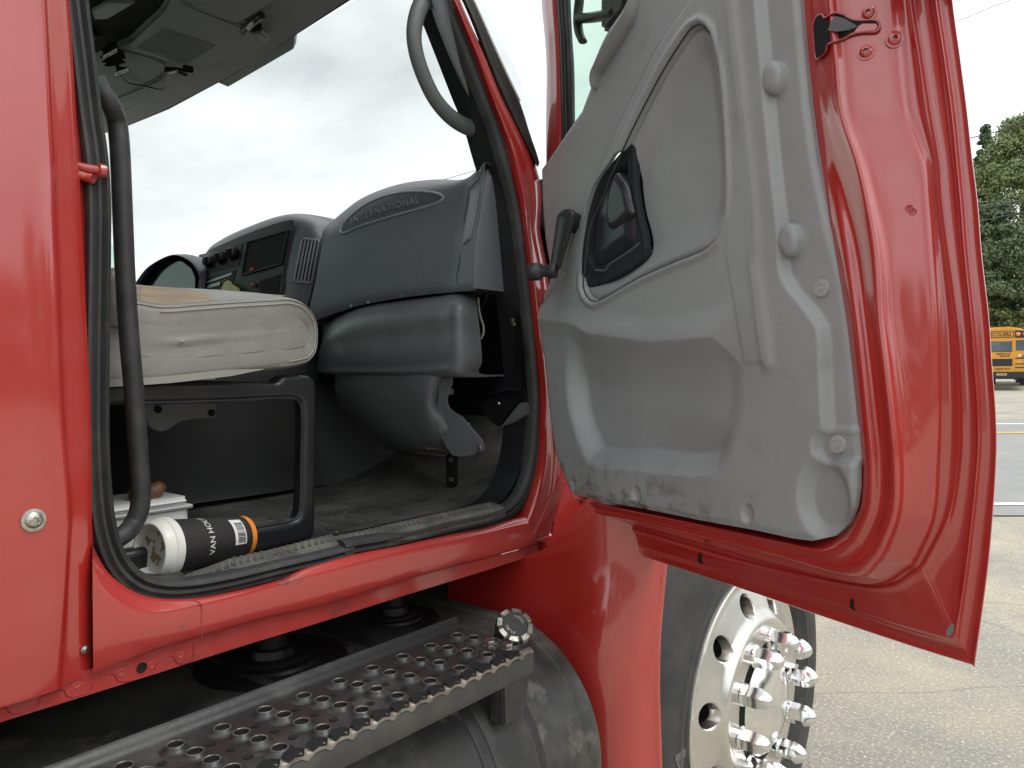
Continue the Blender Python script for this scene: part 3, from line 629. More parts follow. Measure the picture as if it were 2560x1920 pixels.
# raised grip holes, positions measured along four rows
rows = [[(1330, 357), (1170, 425), (998, 492), (812, 565), (615, 645), (398, 733), (153, 828)], [(1435, 376), (1280, 441), (1112, 511), (928, 586), (728, 669), (512, 759), (268, 859), (10, 965)],
        [(1548, 392), (1395, 460), (1228, 533), (1045, 610), (845, 696), (627, 791), (387, 894), (120, 1010)], [(1668, 412), (1515, 485), (1350, 560), (1170, 643), (970, 735), (752, 832), (515, 940), (248, 1058)]]
V = []; F = []; K = 20; prof = [(.0180, 0), (.0142, .0012), (.0118, .0045), (.0104, .0066), (.0096, .0070), (.0088, .0062), (.0085, .001)]
for i in range(K):
    a = 2*math.pi*i/K; V += [(r_*math.cos(a), r_*math.sin(a), z_) for r_, z_ in prof]
n = len(prof)
for i in range(K):
    for j in range(n-1): F.append((i*n+j, ((i+1) % K)*n+j, ((i+1) % K)*n+j+1, i*n+j+1))
gm = bpy.data.meshes.new('grip_hole'); gm.from_pydata(V, [], F+[tuple(i*n+n-1 for i in range(K))]); finish(gm, STEP, True, 50)
gm.materials.append(mat('worn_grip_rim', (.24, .21, .18), .45, .5, var=(.10, .085, .075), vscale=150)); gm.materials.append(VOID)
for p in gm.polygons:
    r_ = np.mean([math.hypot(*gm.vertices[v].co[:2]) for v in p.vertices])
    if .0089 < r_ < .0104: p.material_index = 1
    elif r_ < .0089: p.material_index = 2
cols_ = []
for r_ in rows:
    q = [PZ(a, b, ZS) for a, b in px('K', r_)]; xm = sum(p.x for p in q)/len(q); dy = (q[0].y-q[-1].y)/(len(q)-1); y_ = q[0].y; cols_.append((xm, q[0].y, dy))
    while y_ > YB+.1:
        inst('grip_hole', gm, Matrix.Translation((xm, y_, ZS+.0002)) @ Matrix.Rotation(random.uniform(0, 6), 4, 'Z') @ Matrix.Diagonal((1, 1, random.uniform(.75, 1.1), 1)), step); y_ -= dy
dm = bpy.data.meshes.new('drain_hole'); dm.from_pydata([(.0056*math.cos(2*math.pi*i/14), .0056*math.sin(2*math.pi*i/14), 0) for i in range(14)], [], [tuple(range(14))]); finish(dm, VOID)
for i in range(4):
    xm, y0, dy = cols_[i]; x2 = xm+.018; y_ = y0-dy*.42
    while y_ > YB+.15:
        inst('drain_hole', dm, Matrix.Translation((x2, y_, ZS+.0009)), step); y_ -= dy
# scalloped front edge
V = []; F = []; ny = 500; pitch = (PZ(*px('K', [(1700, 470)])[0], ZS).y-PZ(*px('K', [(520, 1030)])[0], ZS).y)/11
for i in range(ny+1):
    y_ = YB+(YE-YB)*i/ny; ph = ((YE-.012-y_)/pitch) % 1; c = math.exp(-((ph-.5)/.2)**2)
    V += [Vector((XF-.006, y_, ZS+.0008)), Vector((XF-.0015, y_, ZS+.0018-.0035*c)), Vector((XF+.0022, y_, ZS-.001-.0045*c)), Vector((XF+.0022, y_, ZS-.0045-.0055*c))]
for i in range(ny):
    for j in range(3): F.append((i*4+j, (i+1)*4+j, (i+1)*4+j+1, i*4+j+1))
mesh('edge_rim', V, F, EDGEM, step, angle=50)
em = bpy.data.meshes.new('edge_hole'); em.from_pydata([(.0085*math.cos(math.pi*i/12)*-1 if False else -.0105*math.sin(math.pi*i/12), .0115*math.cos(math.pi*i/12), 0.0) for i in range(13)]+[(.0022, -.0085, -.006), (.0024, -.004, -.0045), (.0024, 0, -.002), (.0024, .004, -.0045), (.0022, .0085, -.006)], [], [tuple(range(18))]); finish(em, VOID, False)
er = bpy.data.meshes.new('edge_hole_rim')
y_ = YE-.012-pitch
while y_ > YB+.1:
    inst('edge_hole', em, Matrix.Translation((XF-.0005, y_, ZS+.0040)) @ Matrix.Diagonal((1.35, 1.15, 1, 1)), step); y_ -= pitch
for yb in (.86, .88):
    pass
prism('step_bracket', [Vector((XF-.012, .85, ZS-.04)), Vector((XF-.012, .915, ZS-.04)), Vector((XF-.016, .905, ZS-.11)), Vector((XF-.016, .855, ZS-.11))], Vector((-.03, 0, 0)), STRAP, step, .003)
box('bracket_tab', Vector((XTO+.001, .88, ZTT-.30)), (.014, .055, .14), STRAP, step, bevel=.004)
for (a, b) in px('K', [(1535, 372), (1645, 390)]):
    lathe('plate_bolt', [(.0001, .010), (.008, .010), (.009, .008), (.009, .003), (.013, .0025), (.013, 0)], frame(PZ(a, b+14, ZS), Vector((1, 0, 0)), Vector((0, 1, 0)), Vector((0, 0, 1))), STEEL, step, k=6)
# dark deck between the step and the cab, with the cab mounts
DECK = mat('dusty_black_deck', (.028, .028, .030), .6, var=(.055, .053, .05), vscale=5, vlo=.4, vhi=.7)
ZK = ZTT-.012
box('deck_plate', Vector((XB-.37, .12, ZK)), (.78, 1.75, .02), DECK, truck, bevel=.004)
def mount(a, b, r_, h_):
    c = PZ(a, b, ZK+.01); M = frame(c, Vector((1, 0, 0)), Vector((0, 1, 0)), Vector((0, 0, 1)))
    lathe('cab_mount', [(r_, 0), (r_, .003), (r_*.93, .006), (r_*.66, .006), (r_*.63, .010), (r_*.5, .011), (r_*.46, .015), (r_*.32, .016), (r_*.30, .028), (r_*.22, .03), (r_*.22, h_), (0.001, h_)], M, BLK, truck, k=36)
mount(680, 1655, .12, .16); mount(985, 1550, .085, .16)
for a in (-.05, .12, .62): box('deck_rib', Vector((XB-.30, a, ZK+.013)), (.5, .022, .012), DECK, truck, bevel=.004)
box('frame_rail', Vector((XB-.80, .3, ZK+.02)), (.1, 2.4, .30), VOID, truck, bevel=.01)
box('firewall', Vector((XB-.60, 1.28, .75)), (.70, .03, .5), VOID, truck, bevel=.01)
# ---------------------------------------------------------------- the open door
door = link(bpy.data.objects.new('door', None), truck, Matrix.Translation(DO+DD*.4+Vector((0, 0, .98))))
ys_ = [-160, 0, 148, 280, 401, 506, 633, 793, 913, 1034, 1155]
def rail(xs, rest): return list(zip(xs, ys_))+rest
R0 = rail([1966, 1978, 1991, 2006, 2022, 2043, 2069, 2101, 2115, 2127, 2138], [(2133, 1258), (2112, 1303), (2105, 1315), (2092, 1328), (2030, 1353), (1950, 1342), (1800, 1312), (1600, 1273), (1432, 1239)])
R1 = rail([2060, 2075, 2090, 2103, 2143, 2170, 2195, 2206, 2220, 2234, 2246], [(2243, 1275), (2215, 1360), (2205, 1378), (2188, 1402), (2127, 1439), (1950, 1392), (1800, 1354), (1600, 1306), (1468, 1279)])
R2 = rail([2230, 2244, 2258, 2274, 2314, 2327, 2338, 2350, 2354, 2356, 2352], [(2340, 1290), (2300, 1384), (2290, 1400), (2272, 1420), (2170, 1462), (1950, 1415), (1800, 1374), (1600, 1318), (1474, 1290)])
R3 = rail([2262, 2275, 2297, 2317, 2338, 2346, 2362, 2383, 2392, 2397, 2394], [(2372, 1290), (2320, 1394), (2308, 1412), (2288, 1430), (2190, 1470), (1960, 1428), (1800, 1388), (1600, 1328), (1477, 1298)])
R4 = rail([2325, 2339, 2361, 2379, 2391, 2401, 2411, 2427, 2436, 2444, 2443], [(2417, 1400), (2393, 1566), (2388, 1588), (2366, 1593), (2247, 1562), (2030, 1492), (1830, 1435), (1620, 1374), (1478, 1336)])
R5 = rail([2368, 2381, 2401, 2418, 2431, 2444, 2454, 2472, 2480, 2489, 2490], [(2472, 1400), (2439, 1646), (2436, 1664), (2418, 1658), (2270, 1612), (2040, 1535), (1835, 1465), (1620, 1395), (1481, 1350)])
def mixr(a, b, t): return [(p[0]*(1-t)+q[0]*t, p[1]*(1-t)+q[1]*t) for p, q in zip(a, b)]
def DR(r, h, hb=None):
    """side h on the latch side, hb along the bottom"""
    ht = h
    if isinstance(h, tuple): ht, h = h
    hb = h if hb is None else hb; wt_ = [0, 0, 0, 0, .1, .45, .85]+[1]*13; w_ = [0]*11+[.25, .5, .6, .75, 1, 1, 1, 1, 1]
    return [PD(a, b, (ht*(1-k_)+h*k_)*(1-q)+hb*q) for (a, b), q, k_ in zip(r, w_, wt_)]
rl = [DR(mixr(R0, R1, -.10), -.045), DR(R0, -.030), DR(mixr(R0, R1, .12), (-.0275, -.018), -.018), DR(mixr(R0, R1, .26), (-.0255, -.007), -.007), DR(mixr(R0, R1, .42), (-.023, -.007), -.008), DR(mixr(R0, R1, .55), (-.021, -.013), -.011), DR(mixr(R0, R1, .68), (-.018, -.013), -.012), DR(mixr(R0, R1, .86), (-.0145, -.009), -.012), DR(R1, -.012, -.016), DR(mixr(R1, R2, .15), -.024, -.026), DR(mixr(R1, R2, .5), -.038, -.038), DR(mixr(R1, R2, .88), -.052, -.050), DR(R2, -.060, -.056), DR(mixr(R2, R3, .6), -.066, -.060), DR(R3, -.064, -.058),
      DR(mixr(R3, R4, .18), -.070, -.062), DR(mixr(R3, R4, .55), -.074, -.066), DR(mixr(R3, R4, .88), -.074, -.068), DR(R4, -.070, -.070), DR(mixr(R4, R5, .25), -.076, -.078), DR(mixr(R4, R5, .72), -.080, -.080), DR(mixr(R4, R5, .93), -.078, -.079), DR(R5, -.080, -.081), DR(R5, -.090, -.090), DR(mixr(R4, R5, .8), -.094, -.094)]
shell = patch('door_shell', rl, RED, door, sub=7, subx=3, index=True, angle=60)
tshell = bvh(shell)
# outer skin, seen only from other sides
osk = [d_uv(PD(a-5, b-4, -.098)) for a, b in R5]
def skin_pt(u, v, h): return d_pt(u, v, h)
ou = [osk[1]]+osk[2:]+[(.03, osk[-1][1]+.02), (.03, 1.62)]
prism('outer_skin', [d_pt(u, v, -.098) for u, v in [osk[0]]+ou], DNRM*-.004, RED, door)
# latch opening and bolts on the shut face
la = px('D', [(330, 150), (345, 105), (380, 85), (400, 105), (430, 85), (490, 95), (560, 125), (690, 128), (710, 150), (705, 180), (690, 192), (600, 198), (540, 212), (500, 235), (445, 250), (412, 272), (408, 300), (385, 330), (350, 350), (338, 300), (333, 220)])
prism('latch_slot', [hitp(tshell, a, b, .0040) for a, b in la], DNRM*-.0012, VOID, door)
tube('latch_slot_lip', [hitp(tshell, a, b, .0036) for a, b in la], .0013, mat('latch_lip', (.38, .02, .03), .35, coat=.8), door, n=90, k=6, closed=True)
lt = px('D', [(430, 105), (500, 120), (560, 150), (580, 165), (530, 190), (440, 200), (420, 180)])
prism('latch_claw', [hitp(tshell, a, b, .0048) for a, b in lt], DNRM*-.001, mat('latch_steel', (.09, .085, .085), .4, .6), door, .0006)
prism('latch_paint_patch', [hitp(tshell, a, b, .0048) for a, b in px('D', [(585, 165), (610, 150), (690, 150), (700, 170), (680, 188), (560, 200)])], DNRM*-.001, RED, door)
for a, b in px('D', [(642, 78), (795, 235), (628, 308)]):
    p, n_ = hit(tshell, a, b); torx('latch_bolt', p-n_*.0005, n_, .0105, RED, door)
for a, b in px('D', [(885, 1235), (905, 1255)]):
    p, n_ = hit(tshell, a, b); lathe('paint_dimple', [(.0045, 0), (.004, .0007), (.003, .0003), (0.0001, 0)], frame(p, n_.orthogonal().normalized(), n_.cross(n_.orthogonal().normalized()), n_), mat('dimple_red', (.33, .01, .016), .4, coat=.6), door, k=14)
# drain slots with run-off marks along the bottom hem
for a, b in px('L', [(728, 130), (1836, 465)])+px('H', [(500, 1530)]):
    q = [(a-4, b-10), (a, b-14), (a+4, b-10), (a+4, b+6), (a+8, b+16), (a+3, b+14), (a-5, b+8)]
    prism('drain_slot', [hitp(tshell, x, y, .0012) for x, y in q if hitp(tshell, x, y)], DNRM*-.001, VOID, door)
cpx = px('N', [(1010, 695), (1030, 690), (1035, 730), (1020, 765), (990, 780), (975, 760), (990, 720)])
prism('paint_chip', [hitp(tshell, x, y, .0008) for x, y in cpx], DNRM*-.0005, mat('bare_metal', (.28, .27, .26), .5, .5), door)
# ---- grey inner trim panel, pressed relief
def duv(pts, h=0): return [d_uv(PD(a, b, h)) for a, b in pts]
tr_out = [(1710, -170), (1561, 0), (1502, 84)]+px('C', [(330, 650), (90, 1000), (100, 1200), (115, 1400)])+px('H', [(112, 60), (130, 160), (118, 225), (85, 275), (52, 340), (50, 425), (95, 520), (120, 600), (132, 730), (142, 850), (150, 930), (160, 1020), (172, 1100), (200, 1180), (240, 1280), (262, 1318), (290, 1325), (600, 1388), (900, 1450), (1200, 1502), (1400, 1548), (1500, 1562), (1600, 1540), (1680, 1470), (1720, 1390), (1738, 1280), (1738, 1150), (1715, 900), (1690, 650), (1660, 400), (1612, 120)])+[(2055, 570)]+px('D', [(340, 1200), (290, 950), (240, 600), (215, 350), (185, 0)])+[(1966, -170)]
def smp(pts, n): return [(p.x, p.y) for p in crom([Vector((a, b, 0)) for a, b in pts], n, True)]
def sml(pts, n): return [(p.x, p.y) for p in crom([Vector((a, b, 0)) for a, b in pts], n)]
outline = duv(tr_out)
leaf = duv(px('C', [(1050, 140), (1110, 185), (1150, 310), (1188, 500), (1210, 800), (1215, 1100), (1205, 1270), (1175, 1385), (1105, 1465), (900, 1555), (700, 1645)])+px('H', [(400, 315), (370, 318), (335, 285), (318, 230), (325, 150)])+px('C', [(380, 1500), (400, 1350), (480, 1150), (570, 950), (660, 750), (790, 500), (910, 300), (1005, 165)]))
leaf_in = duv(px('C', [(1040, 230), (1085, 270), (1120, 500), (1150, 800), (1155, 1100), (1130, 1270), (1090, 1340), (900, 1440), (700, 1540), (520, 1659), (430, 1640), (420, 1500), (450, 1350), (540, 1150), (640, 950), (740, 750), (850, 520), (960, 330)]))
pocket = duv(px('H', [(270, 470), (245, 560), (240, 760), (258, 900), (305, 1050), (350, 1145), (400, 1172), (600, 1188), (940, 1218), (1040, 1183), (1100, 1085), (1140, 950), (1162, 700), (1140, 550), (1090, 200), (1060, 80), (900, 200), (600, 330), (350, 420)]))
crl = duv([(1713+40, -60), (1713, 8), (1638, 122), (1553, 287), (1469, 485), (1439, 565)]+px('H', [(200, 180), (130, 300), (60, 400), (20, 450)]))
upl = crl+duv([(1200, 800), (1200, -300), (1800, -300)])
ridge1 = duv([(1812, -180), (1825, 0), (1862, 300), (1888, 600)]+px('H', [(1215, 100), (1245, 300), (1290, 640)]))
r1l = duv(px('H', [(1060, 80), (1100, 300), (1160, 655), (1290, 645), (1245, 300), (1205, 0)])+[(1862, 300), (1825, 0), (1812, -180), (1775, -180), (1800, 211), (1815, 464)])
flange = duv([(1880, -180), (1891, 0), (1912, 211), (1933, 422), (1950, 600)]+px('H', [(1352, 150), (1385, 230), (1480, 350), (1548, 455), (1560, 600), (1570, 800), (1580, 985), (1690, 985), (1760, 985), (1800, 600), (1750, 0)])+[(2100, -180)])
scoop = duv(px('H', [(1700, 985), (1590, 985), (1530, 1010), (1512, 1060), (1520, 1110), (1555, 1155), (1600, 1170), (1690, 1160), (1760, 1150), (1760, 985)]))
leaf = smp(leaf, 70); leaf_in = smp(leaf_in, 50); pocket = smp(pocket, 60); crl = sml(crl, 40); upl = crl+upl[-3:]; ridge1 = sml(ridge1, 24); scoop = smp(scoop, 36)
flange = sml(flange[:12], 50)+flange[12:]
zp0, zp1 = PD(1500, 815).z, PD(1500, 985).z
upk0, upk1 = duv([(1600, 1000)])[0][0], duv([(1850, 1000)])[0][0]
dome_c = duv(px('H', [(1565, 1345)]))[0]; shelf = duv(px('H', [(0, 330), (130, 300), (330, 360), (700, 420), (1100, 330), (1160, 655), (700, 640), (350, 600), (265, 520), (90, 520)]))
notches = duv(px('H', [(268, 1268), (600, 1318), (1182, 1420)]))
capsq = duv(px('C', [(640, -100), (640, 100), (420, 430), (380, 560), (330, 480), (330, 200), (560, -100)]))
armslot = duv(px('C', [(650, -60), (640, 60), (625, 110), (440, 400), (415, 425), (400, 400), (420, 360), (600, 60), (610, -60)]))
def trim_h(P):
    h = np.zeros(len(P))
    h += .004*(1-sm(-sdf(P, outline)/.010))*-1                                       # rolled edge
    du = sdf(P, upl); h -= .005*np.exp(-(du/.003)**2)+.012*sm(-du/.0045)                                                   # recessed upper corner
    d = sdf(P, leaf); h += .004*np.exp(-((d-.006)/.006)**2)                           # bead round the leaf
    h -= .007*np.exp(-((d+.0015)/.0034)**2)
    h -= .011*sm(-d/.0045) + .020*sm(-sdf(P, leaf_in)/.045+.40)
    d = sdf(P, pocket); lo = np.array(pocket); vmin = lo[:, 1].min(); v = P[:, 1]
    fade = sm((zp0-v)/(zp0-zp1))
    h -= .030*sm(-d/.040+.12)*fade*(1-.72*sm((P[:, 0]-upk0)/(upk1-upk0))*sm((P[:, 1]-PD(1600, 1180).z)/.10))
    dsh = sdf(P, shelf); h += .012*sm(-dsh/.07+.1)
    h += .002*sm(-sdf(P, r1l)/.007)                                                    # raised block
    h += .0042*np.exp(-(pdist(P, ridge1)/.010)**2)
    h -= .013*sm(-sdf(P, flange)/.013+.5)
    h -= .011*sm(-sdf(P, scoop)/.012+.3)
    r_ = np.hypot((P[:, 0]-dome_c[0])/.042, (P[:, 1]-dome_c[1])/.058); h -= .016*sm((1-r_)/.45)
    for q in notches:
        r_ = np.hypot((P[:, 0]-q[0])/.012, (P[:, 1]-q[1])/.016); h -= .007*sm((1-r_)/.5)
    h -= .006*sm(-sdf(P, armslot)/.004)
    h += .0018*np.sin(P[:, 0]*21+P[:, 1]*9)*np.sin(P[:, 1]*13)                       # slight waviness
    return h
bez = duv(px('C', [(705, 855), (640, 890), (560, 980), (490, 1080), (440, 1220), (405, 1400), (392, 1550), (400, 1630)])+px('H', [(380, 248), (440, 235), (560, 180), (640, 130), (678, 85), (680, 40)])+px('C', [(775, 1500), (768, 1400), (730, 1250), (710, 1100), (705, 950)]), -.02)
bez = smp(bez, 70); bcx = sum(q[0] for q in bez)/70; bcy = sum(q[1] for q in bez)/70
trim = sheet('trim_panel', outline, .0024, trim_h, d_pt, TRIM, door, skirt=.008, angle=60, holes=[[(bcx+(u-bcx)*.955, bcy+(v-bcy)*.955) for u, v in bez]])
ttrim = bvh(trim)
GROOVE_SHADE = mat('groove_shade', (.045, .05, .055), .7)  # shade in the trim's grooves and crease, put into the colour of dark tubes
def on_trim(u, v, of):
    h_ = trim_h(np.array([[u, v]]))[0]; return d_pt(u, v, h_+of)
for nm_, ln_, cl_ in (('groove_shade', leaf, True), ('groove_shade', crl[6:-3], False)):
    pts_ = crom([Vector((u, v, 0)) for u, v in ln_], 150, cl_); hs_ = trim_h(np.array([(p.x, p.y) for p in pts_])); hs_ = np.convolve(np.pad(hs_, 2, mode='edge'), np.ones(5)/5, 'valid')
    tube(nm_, [d_pt(p.x, p.y, h_-.0004) for p, h_ in zip(pts_, hs_)], .0016, GROOVE_SHADE, door, k=6, closed=cl_)
# grime along the bottom of the trim is part of its colour
def grime(m, zc, zr, col):
    t = m.node_tree; b = t.nodes['Principled BSDF']; src = b.inputs['Base Color'].links[0].from_socket
    g_ = t.nodes.new('ShaderNodeNewGeometry'); sp_ = t.nodes.new('ShaderNodeSeparateXYZ'); t.links.new(g_.outputs['Position'], sp_.inputs[0])
    mr = t.nodes.new('ShaderNodeMapRange'); mr.inputs['From Min'].default_value = zc+zr; mr.inputs['From Max'].default_value = zc; t.links.new(sp_.outputs['Z'], mr.inputs['Value'])
    n = t.nodes.new('ShaderNodeTexNoise'); n.inputs['Scale'].default_value = 28; n.inputs['Detail'].default_value = 9; n.inputs['Roughness'].default_value = .7; t.links.new(g_.outputs['Position'], n.inputs['Vector'])
    m2 = t.nodes.new('ShaderNodeMapRange'); m2.inputs['From Min'].default_value = .50; m2.inputs['From Max'].default_value = .64; t.links.new(n.outputs['Fac'], m2.inputs['Value'])
    mx_ = t.nodes.new('ShaderNodeMapRange'); mx_.inputs['From Min'].default_value = PD(1860, 1280).x; mx_.inputs['From Max'].default_value = PD(1640, 1260).x; t.links.new(sp_.outputs['X'], mx_.inputs['Value'])
    mu = t.nodes.new('ShaderNodeMath'); mu.operation = 'MULTIPLY'; t.links.new(mr.outputs[0], mu.inputs[0]); t.links.new(m2.outputs[0], mu.inputs[1])
    mu2 = t.nodes.new('ShaderNodeMath'); mu2.operation = 'MULTIPLY'; t.links.new(mu.outputs[0], mu2.inputs[0]); t.links.new(mx_.outputs[0], mu2.inputs[1])
    mi = t.nodes.new('ShaderNodeMix'); mi.data_type = 'RGBA'; t.links.new(mu2.outputs[0], mi.inputs['Factor']); t.links.new(src, mi.inputs['A']); mi.inputs['B'].default_value = (*col, 1)
    t.links.new(mi.outputs['Result'], b.inputs['Base Color'])
zlow = PD(1560, 1240).z
grime(TRIM, zlow-.005, .075, (.085, .06, .038))
# screw domes and push pins
def dome(a, b, r_, h_, nm_, m, ry=1.0):
    p, n_ = hit(ttrim, a, b); x_ = DD; M = frame(p-n_*.004, x_, Vector((0, 0, 1))*ry, DNRM)
    lathe(nm_, [(r_*1.12, 0), (r_, .003), (r_*.96, h_*.75), (r_*.8, h_*.95), (r_*.3, h_), (0.0001, h_)], M, m, door, k=28, angle=60)
for a, b in [(1945, 196), (1986, 601)]: dome(a, b, .0165, .020, 'trim_dome', TRIM, 1.35)
PIN = mat('pin_grey', (.36, .37, .37), .45)
for a, b in px('H', [(1567, 250), (1650, 1060)]):
    p, n_ = hit(ttrim, a, b); M = frame(p, DD, Vector((0, 0, 1)), DNRM)
    lathe('push_pin', [(.0115, 0), (.0115, .002), (.0105, .0035), (.0055, .0038), (.005, .0032), (.0044, .0032), (.004, .004), (.0001, .0044)], M, PIN, door, k=24)
# ---- inner handle: black bezel dish with lever
bez_s = 1
bin_ = duv(px('C', [(655, 950), (610, 990), (540, 1060), (470, 1180), (430, 1350), (415, 1520), (440, 1580), (520, 1575), (640, 1500), (700, 1430), (700, 1300), (680, 1150), (660, 1050)]), -.02)
bin_ = smp(bin_, 50)
def bez_h(P):
    d = sdf(P, bez); h = -.013+.004*np.exp(-((d+.005)/.005)**2); h -= .022*sm(-sdf(P, bin_)/.012); return h
prism('bezel_backing', [d_pt(bcx+(u-bcx)*1.5, bcy+(v-bcy)*1.3, -.045) for u, v in bez], DNRM*-.004, VOID, door)
sheet('handle_bezel', bez, .0025, bez_h, d_pt, mat('bezel_black', (.024, .027, .032), .6, spec=.2), door, skirt=.01, angle=60)
lev = duv(px('C', [(570, 1018), (600, 1035), (640, 1090), (660, 1180), (675, 1265), (640, 1300), (600, 1340), (545, 1365), (522, 1340), (515, 1260), (525, 1150), (545, 1070)]), -.01)
lev = smp(lev, 50)
def lev_h(P): d = sdf(P, lev); return -.013+.010*np.sqrt(np.clip(-d/.012, 0, 1))
sheet('handle_lever', lev, .0025, lev_h, d_pt, mat('lever_black', (.035, .038, .043), .3), door, skirt=.012, angle=60)
tube('lever_rib', [d_pt(*q, .001) for q in duv(px('C', [(585, 1030), (640, 1110), (662, 1200), (675, 1262)]), 0)], .0025, mat('rib_grey', (.09, .10, .11), .35), door, n=16, k=8)
lowp = duv(px('C', [(572, 1020), (540, 1042), (490, 1110), (452, 1230), (432, 1400), (430, 1530), (447, 1575), (500, 1582), (620, 1500), (698, 1440), (700, 1330), (680, 1180), (650, 1075), (605, 1028)]), -.018)
lowp = smp(lowp, 50)
def low_h(P): d = sdf(P, lowp); return -.026+.016*np.sqrt(np.clip(-d/.028, 0, 1))
sheet('handle_cup', lowp, .003, low_h, d_pt, mat('cup_black', (.03, .034, .039), .3), door, skirt=.01, angle=60)
tube('cup_lip', [d_pt(*q, -.013) for q in duv(px('C', [(440, 1600), (500, 1600), (520, 1570), (640, 1490), (705, 1440)]), -.01)], .0022, mat('lip_grey', (.12, .125, .13), .3), door, n=20, k=8)
for a, b in px('C', [(650, 1080), (660, 1120), (665, 1180)]): box('latch_link', PD(a, b, -.022), (.010, .006, .006), STEEL, door, bevel=.001)
# ---- window crank
piv = PD(*px('C', [(300, 1318)])[0], .006); MC = frame(piv-DNRM*.012, DD, Vector((0, 0, 1)), DNRM)
lathe('crank_boss', [(.019, 0), (.019, .012), (.0165, .022), (.014, .026), (0.0001, .026)], MC, BLK, door, k=28)
armp = [PD(*px('C', [q])[0], h_) for q, h_ in (((283, 1245), .022), ((270, 1300), .026), ((250, 1400), .030), ((228, 1500), .034), ((208, 1600), .038))]
sweep('crank_arm', crom(armp, 16), [(.028*math.cos(t)*1.0, .009*math.sin(t)) for t in np.linspace(0, 2*math.pi, 14)[:-1]], mat('crank_black', (.03, .032, .035), .35), door, up=DNRM, scale=list(np.concatenate([[.6, .95], np.linspace(1, .62, 13), [.4]])))
kp = PD(*px('C', [(200, 1605)])[0], .044); kd = (DNRM*.7+DD*-.75).normalized(); kx = kd.orthogonal().normalized(); MK = frame(kp, kx, kd.cross(kx), kd) @ Matrix.Scale(1.22, 4)
lathe('crank_knob', [(.0001, -.004), (.011, -.004), (.0115, .006), (.0088, .010), (.0085, .016), (.012, .019), (.0135, .025), (.0135, .034), (.0115, .039), (.0001, .040)], MK, mat('knob_black', (.035, .04, .045), .3), door, k=24, angle=45)
# ---- window: red front frame, run channel, glass
ff0 = [(1352, -170), (1353, 0), (1361, 90), (1366, 170), (1364, 330), (1366, 445)]; ff1 = [(1390, -170), (1390, 0), (1397, 90), (1401, 211), (1403, 330), (1404, 445)]; ff2 = [(1424, -170), (1426, 0), (1430, 90), (1435, 169), (1437, 300), (1437, 400)]
patch('window_frame', [[PD(a, b, -.07) for a, b in ff0], [PD(a, b, -.045) for a, b in ff0], [PD(a+5, b, -.036) for a, b in ff0], [PD(a*.5+c*.5, b, -.032) for (a, b), (c, d) in zip(ff0, ff1)], [PD(c, d, -.030) for c, d in ff1], [PD(c+1, d, -.06) for c, d in ff1]], RED, door, n=30, subx=3)
patch('window_channel', [[PD(c, d, -.032) for c, d in ff1], [PD(c+5, d, -.027) for c, d in ff1], [PD(c*.6+e*.4, d, -.034) for (c, d), (e, f) in zip(ff1, ff2)], [PD(c*.3+e*.7, d, -.028) for (c, d), (e, f) in zip(ff1, ff2)], [PD(e, f, -.036) for e, f in ff2], [PD(e, f, -.06) for e, f in ff2]], RUB, door, n=30, subx=3)
GLS = glass('door_glass', (.80, .90, .85))
ub, ur = d_uv(PD(1375, -170))[0], d_uv(PD(2330, -170, -.05))[0]; vb, vr = PD(1375, -170).z, PD(2330, -170, -.05).z
fp = crom([d_pt(ub, vb-.02, -.045), d_pt(ub+.02, vb+.08, -.045), d_pt(ub+.07, vb+.19, -.05), d_pt(ub+.18, vb+.24, -.05), d_pt(ur-.2, vb+.26, -.05), d_pt(ur-.06, vb+.18, -.05), d_pt(ur-.02, vr+.15, -.045), d_pt(ur, vr-.05, -.045)], 60)
sweep('window_frame', fp, [(-.02, -.02), (.022, -.02), (.022, .014), (.012, .02), (-.02, .02)], RED, door, up=DNRM)
utm = d_uv(PD(1720, -170))[0]
prism('window_glass', [d_pt(u, v, -.052) for u, v in ((ub+.03, vb), (ub+.09, vb+.18), (ub+.2, vb+.23), (ur-.2, vb+.25), (ur-.08, vb+.18), (ur-.03, vr), (utm, vr-.03))], DNRM*-.004, GLS, door)
prism('window_glass', [PD(a, b, -.05) for a, b in [(1415, -168), (1420, 0), (1425, 150), (1430, 420), (1640, 150), (1740, -168)]], DNRM*-.004, GLS, door)
# grey cap at the front of the arm-rest, top of the panel
capo = duv(px('C', [(655, -120), (650, 0), (640, 60), (625, 105), (440, 405), (420, 432), (392, 520), (380, 470), (385, 420), (410, 360), (480, 200), (600, 10), (640, -120)]), .01)
capo = smp(capo, 60)
def cap_h(P): d = sdf(P, capo); return -.004+.012*np.sqrt(np.clip(-d/.016, 0, 1))
sheet('armrest_cap', capo, .003, cap_h, d_pt, mat('cap_grey', (.24, .25, .25), .5, bump=.3, bscale=420), door, skirt=.02, angle=60)
# ---- mirror arm outside the window
mirror = link(bpy.data.objects.new('mirror_bracket', None), truck, Matrix.Translation(PD(1480, 40, -.2)))
def pm(c, pts, h): return [PD(a, b, h) for a, b in px(c, pts)]
sweep('bracket_post', crom(pm('C', [(355, -60), (352, 0), (345, 70), (343, 140), (352, 200), (372, 245)], -.2), 20), circ(.0075, 10, .012), BLK, mirror, up=DNRM)
sweep('bracket_arm', crom(pm('C', [(350, 110), (420, 105), (480, 95), (560, 80)], -.2), 12), circ(.011, 10, .016), BLK, mirror, up=DNRM)
prism('mirror_housing', pm('C', [(470, 10), (500, -100), (640, -100), (600, 60), (500, 180), (470, 180)], -.19), DNRM*-.05, BLK, mirror, .008)
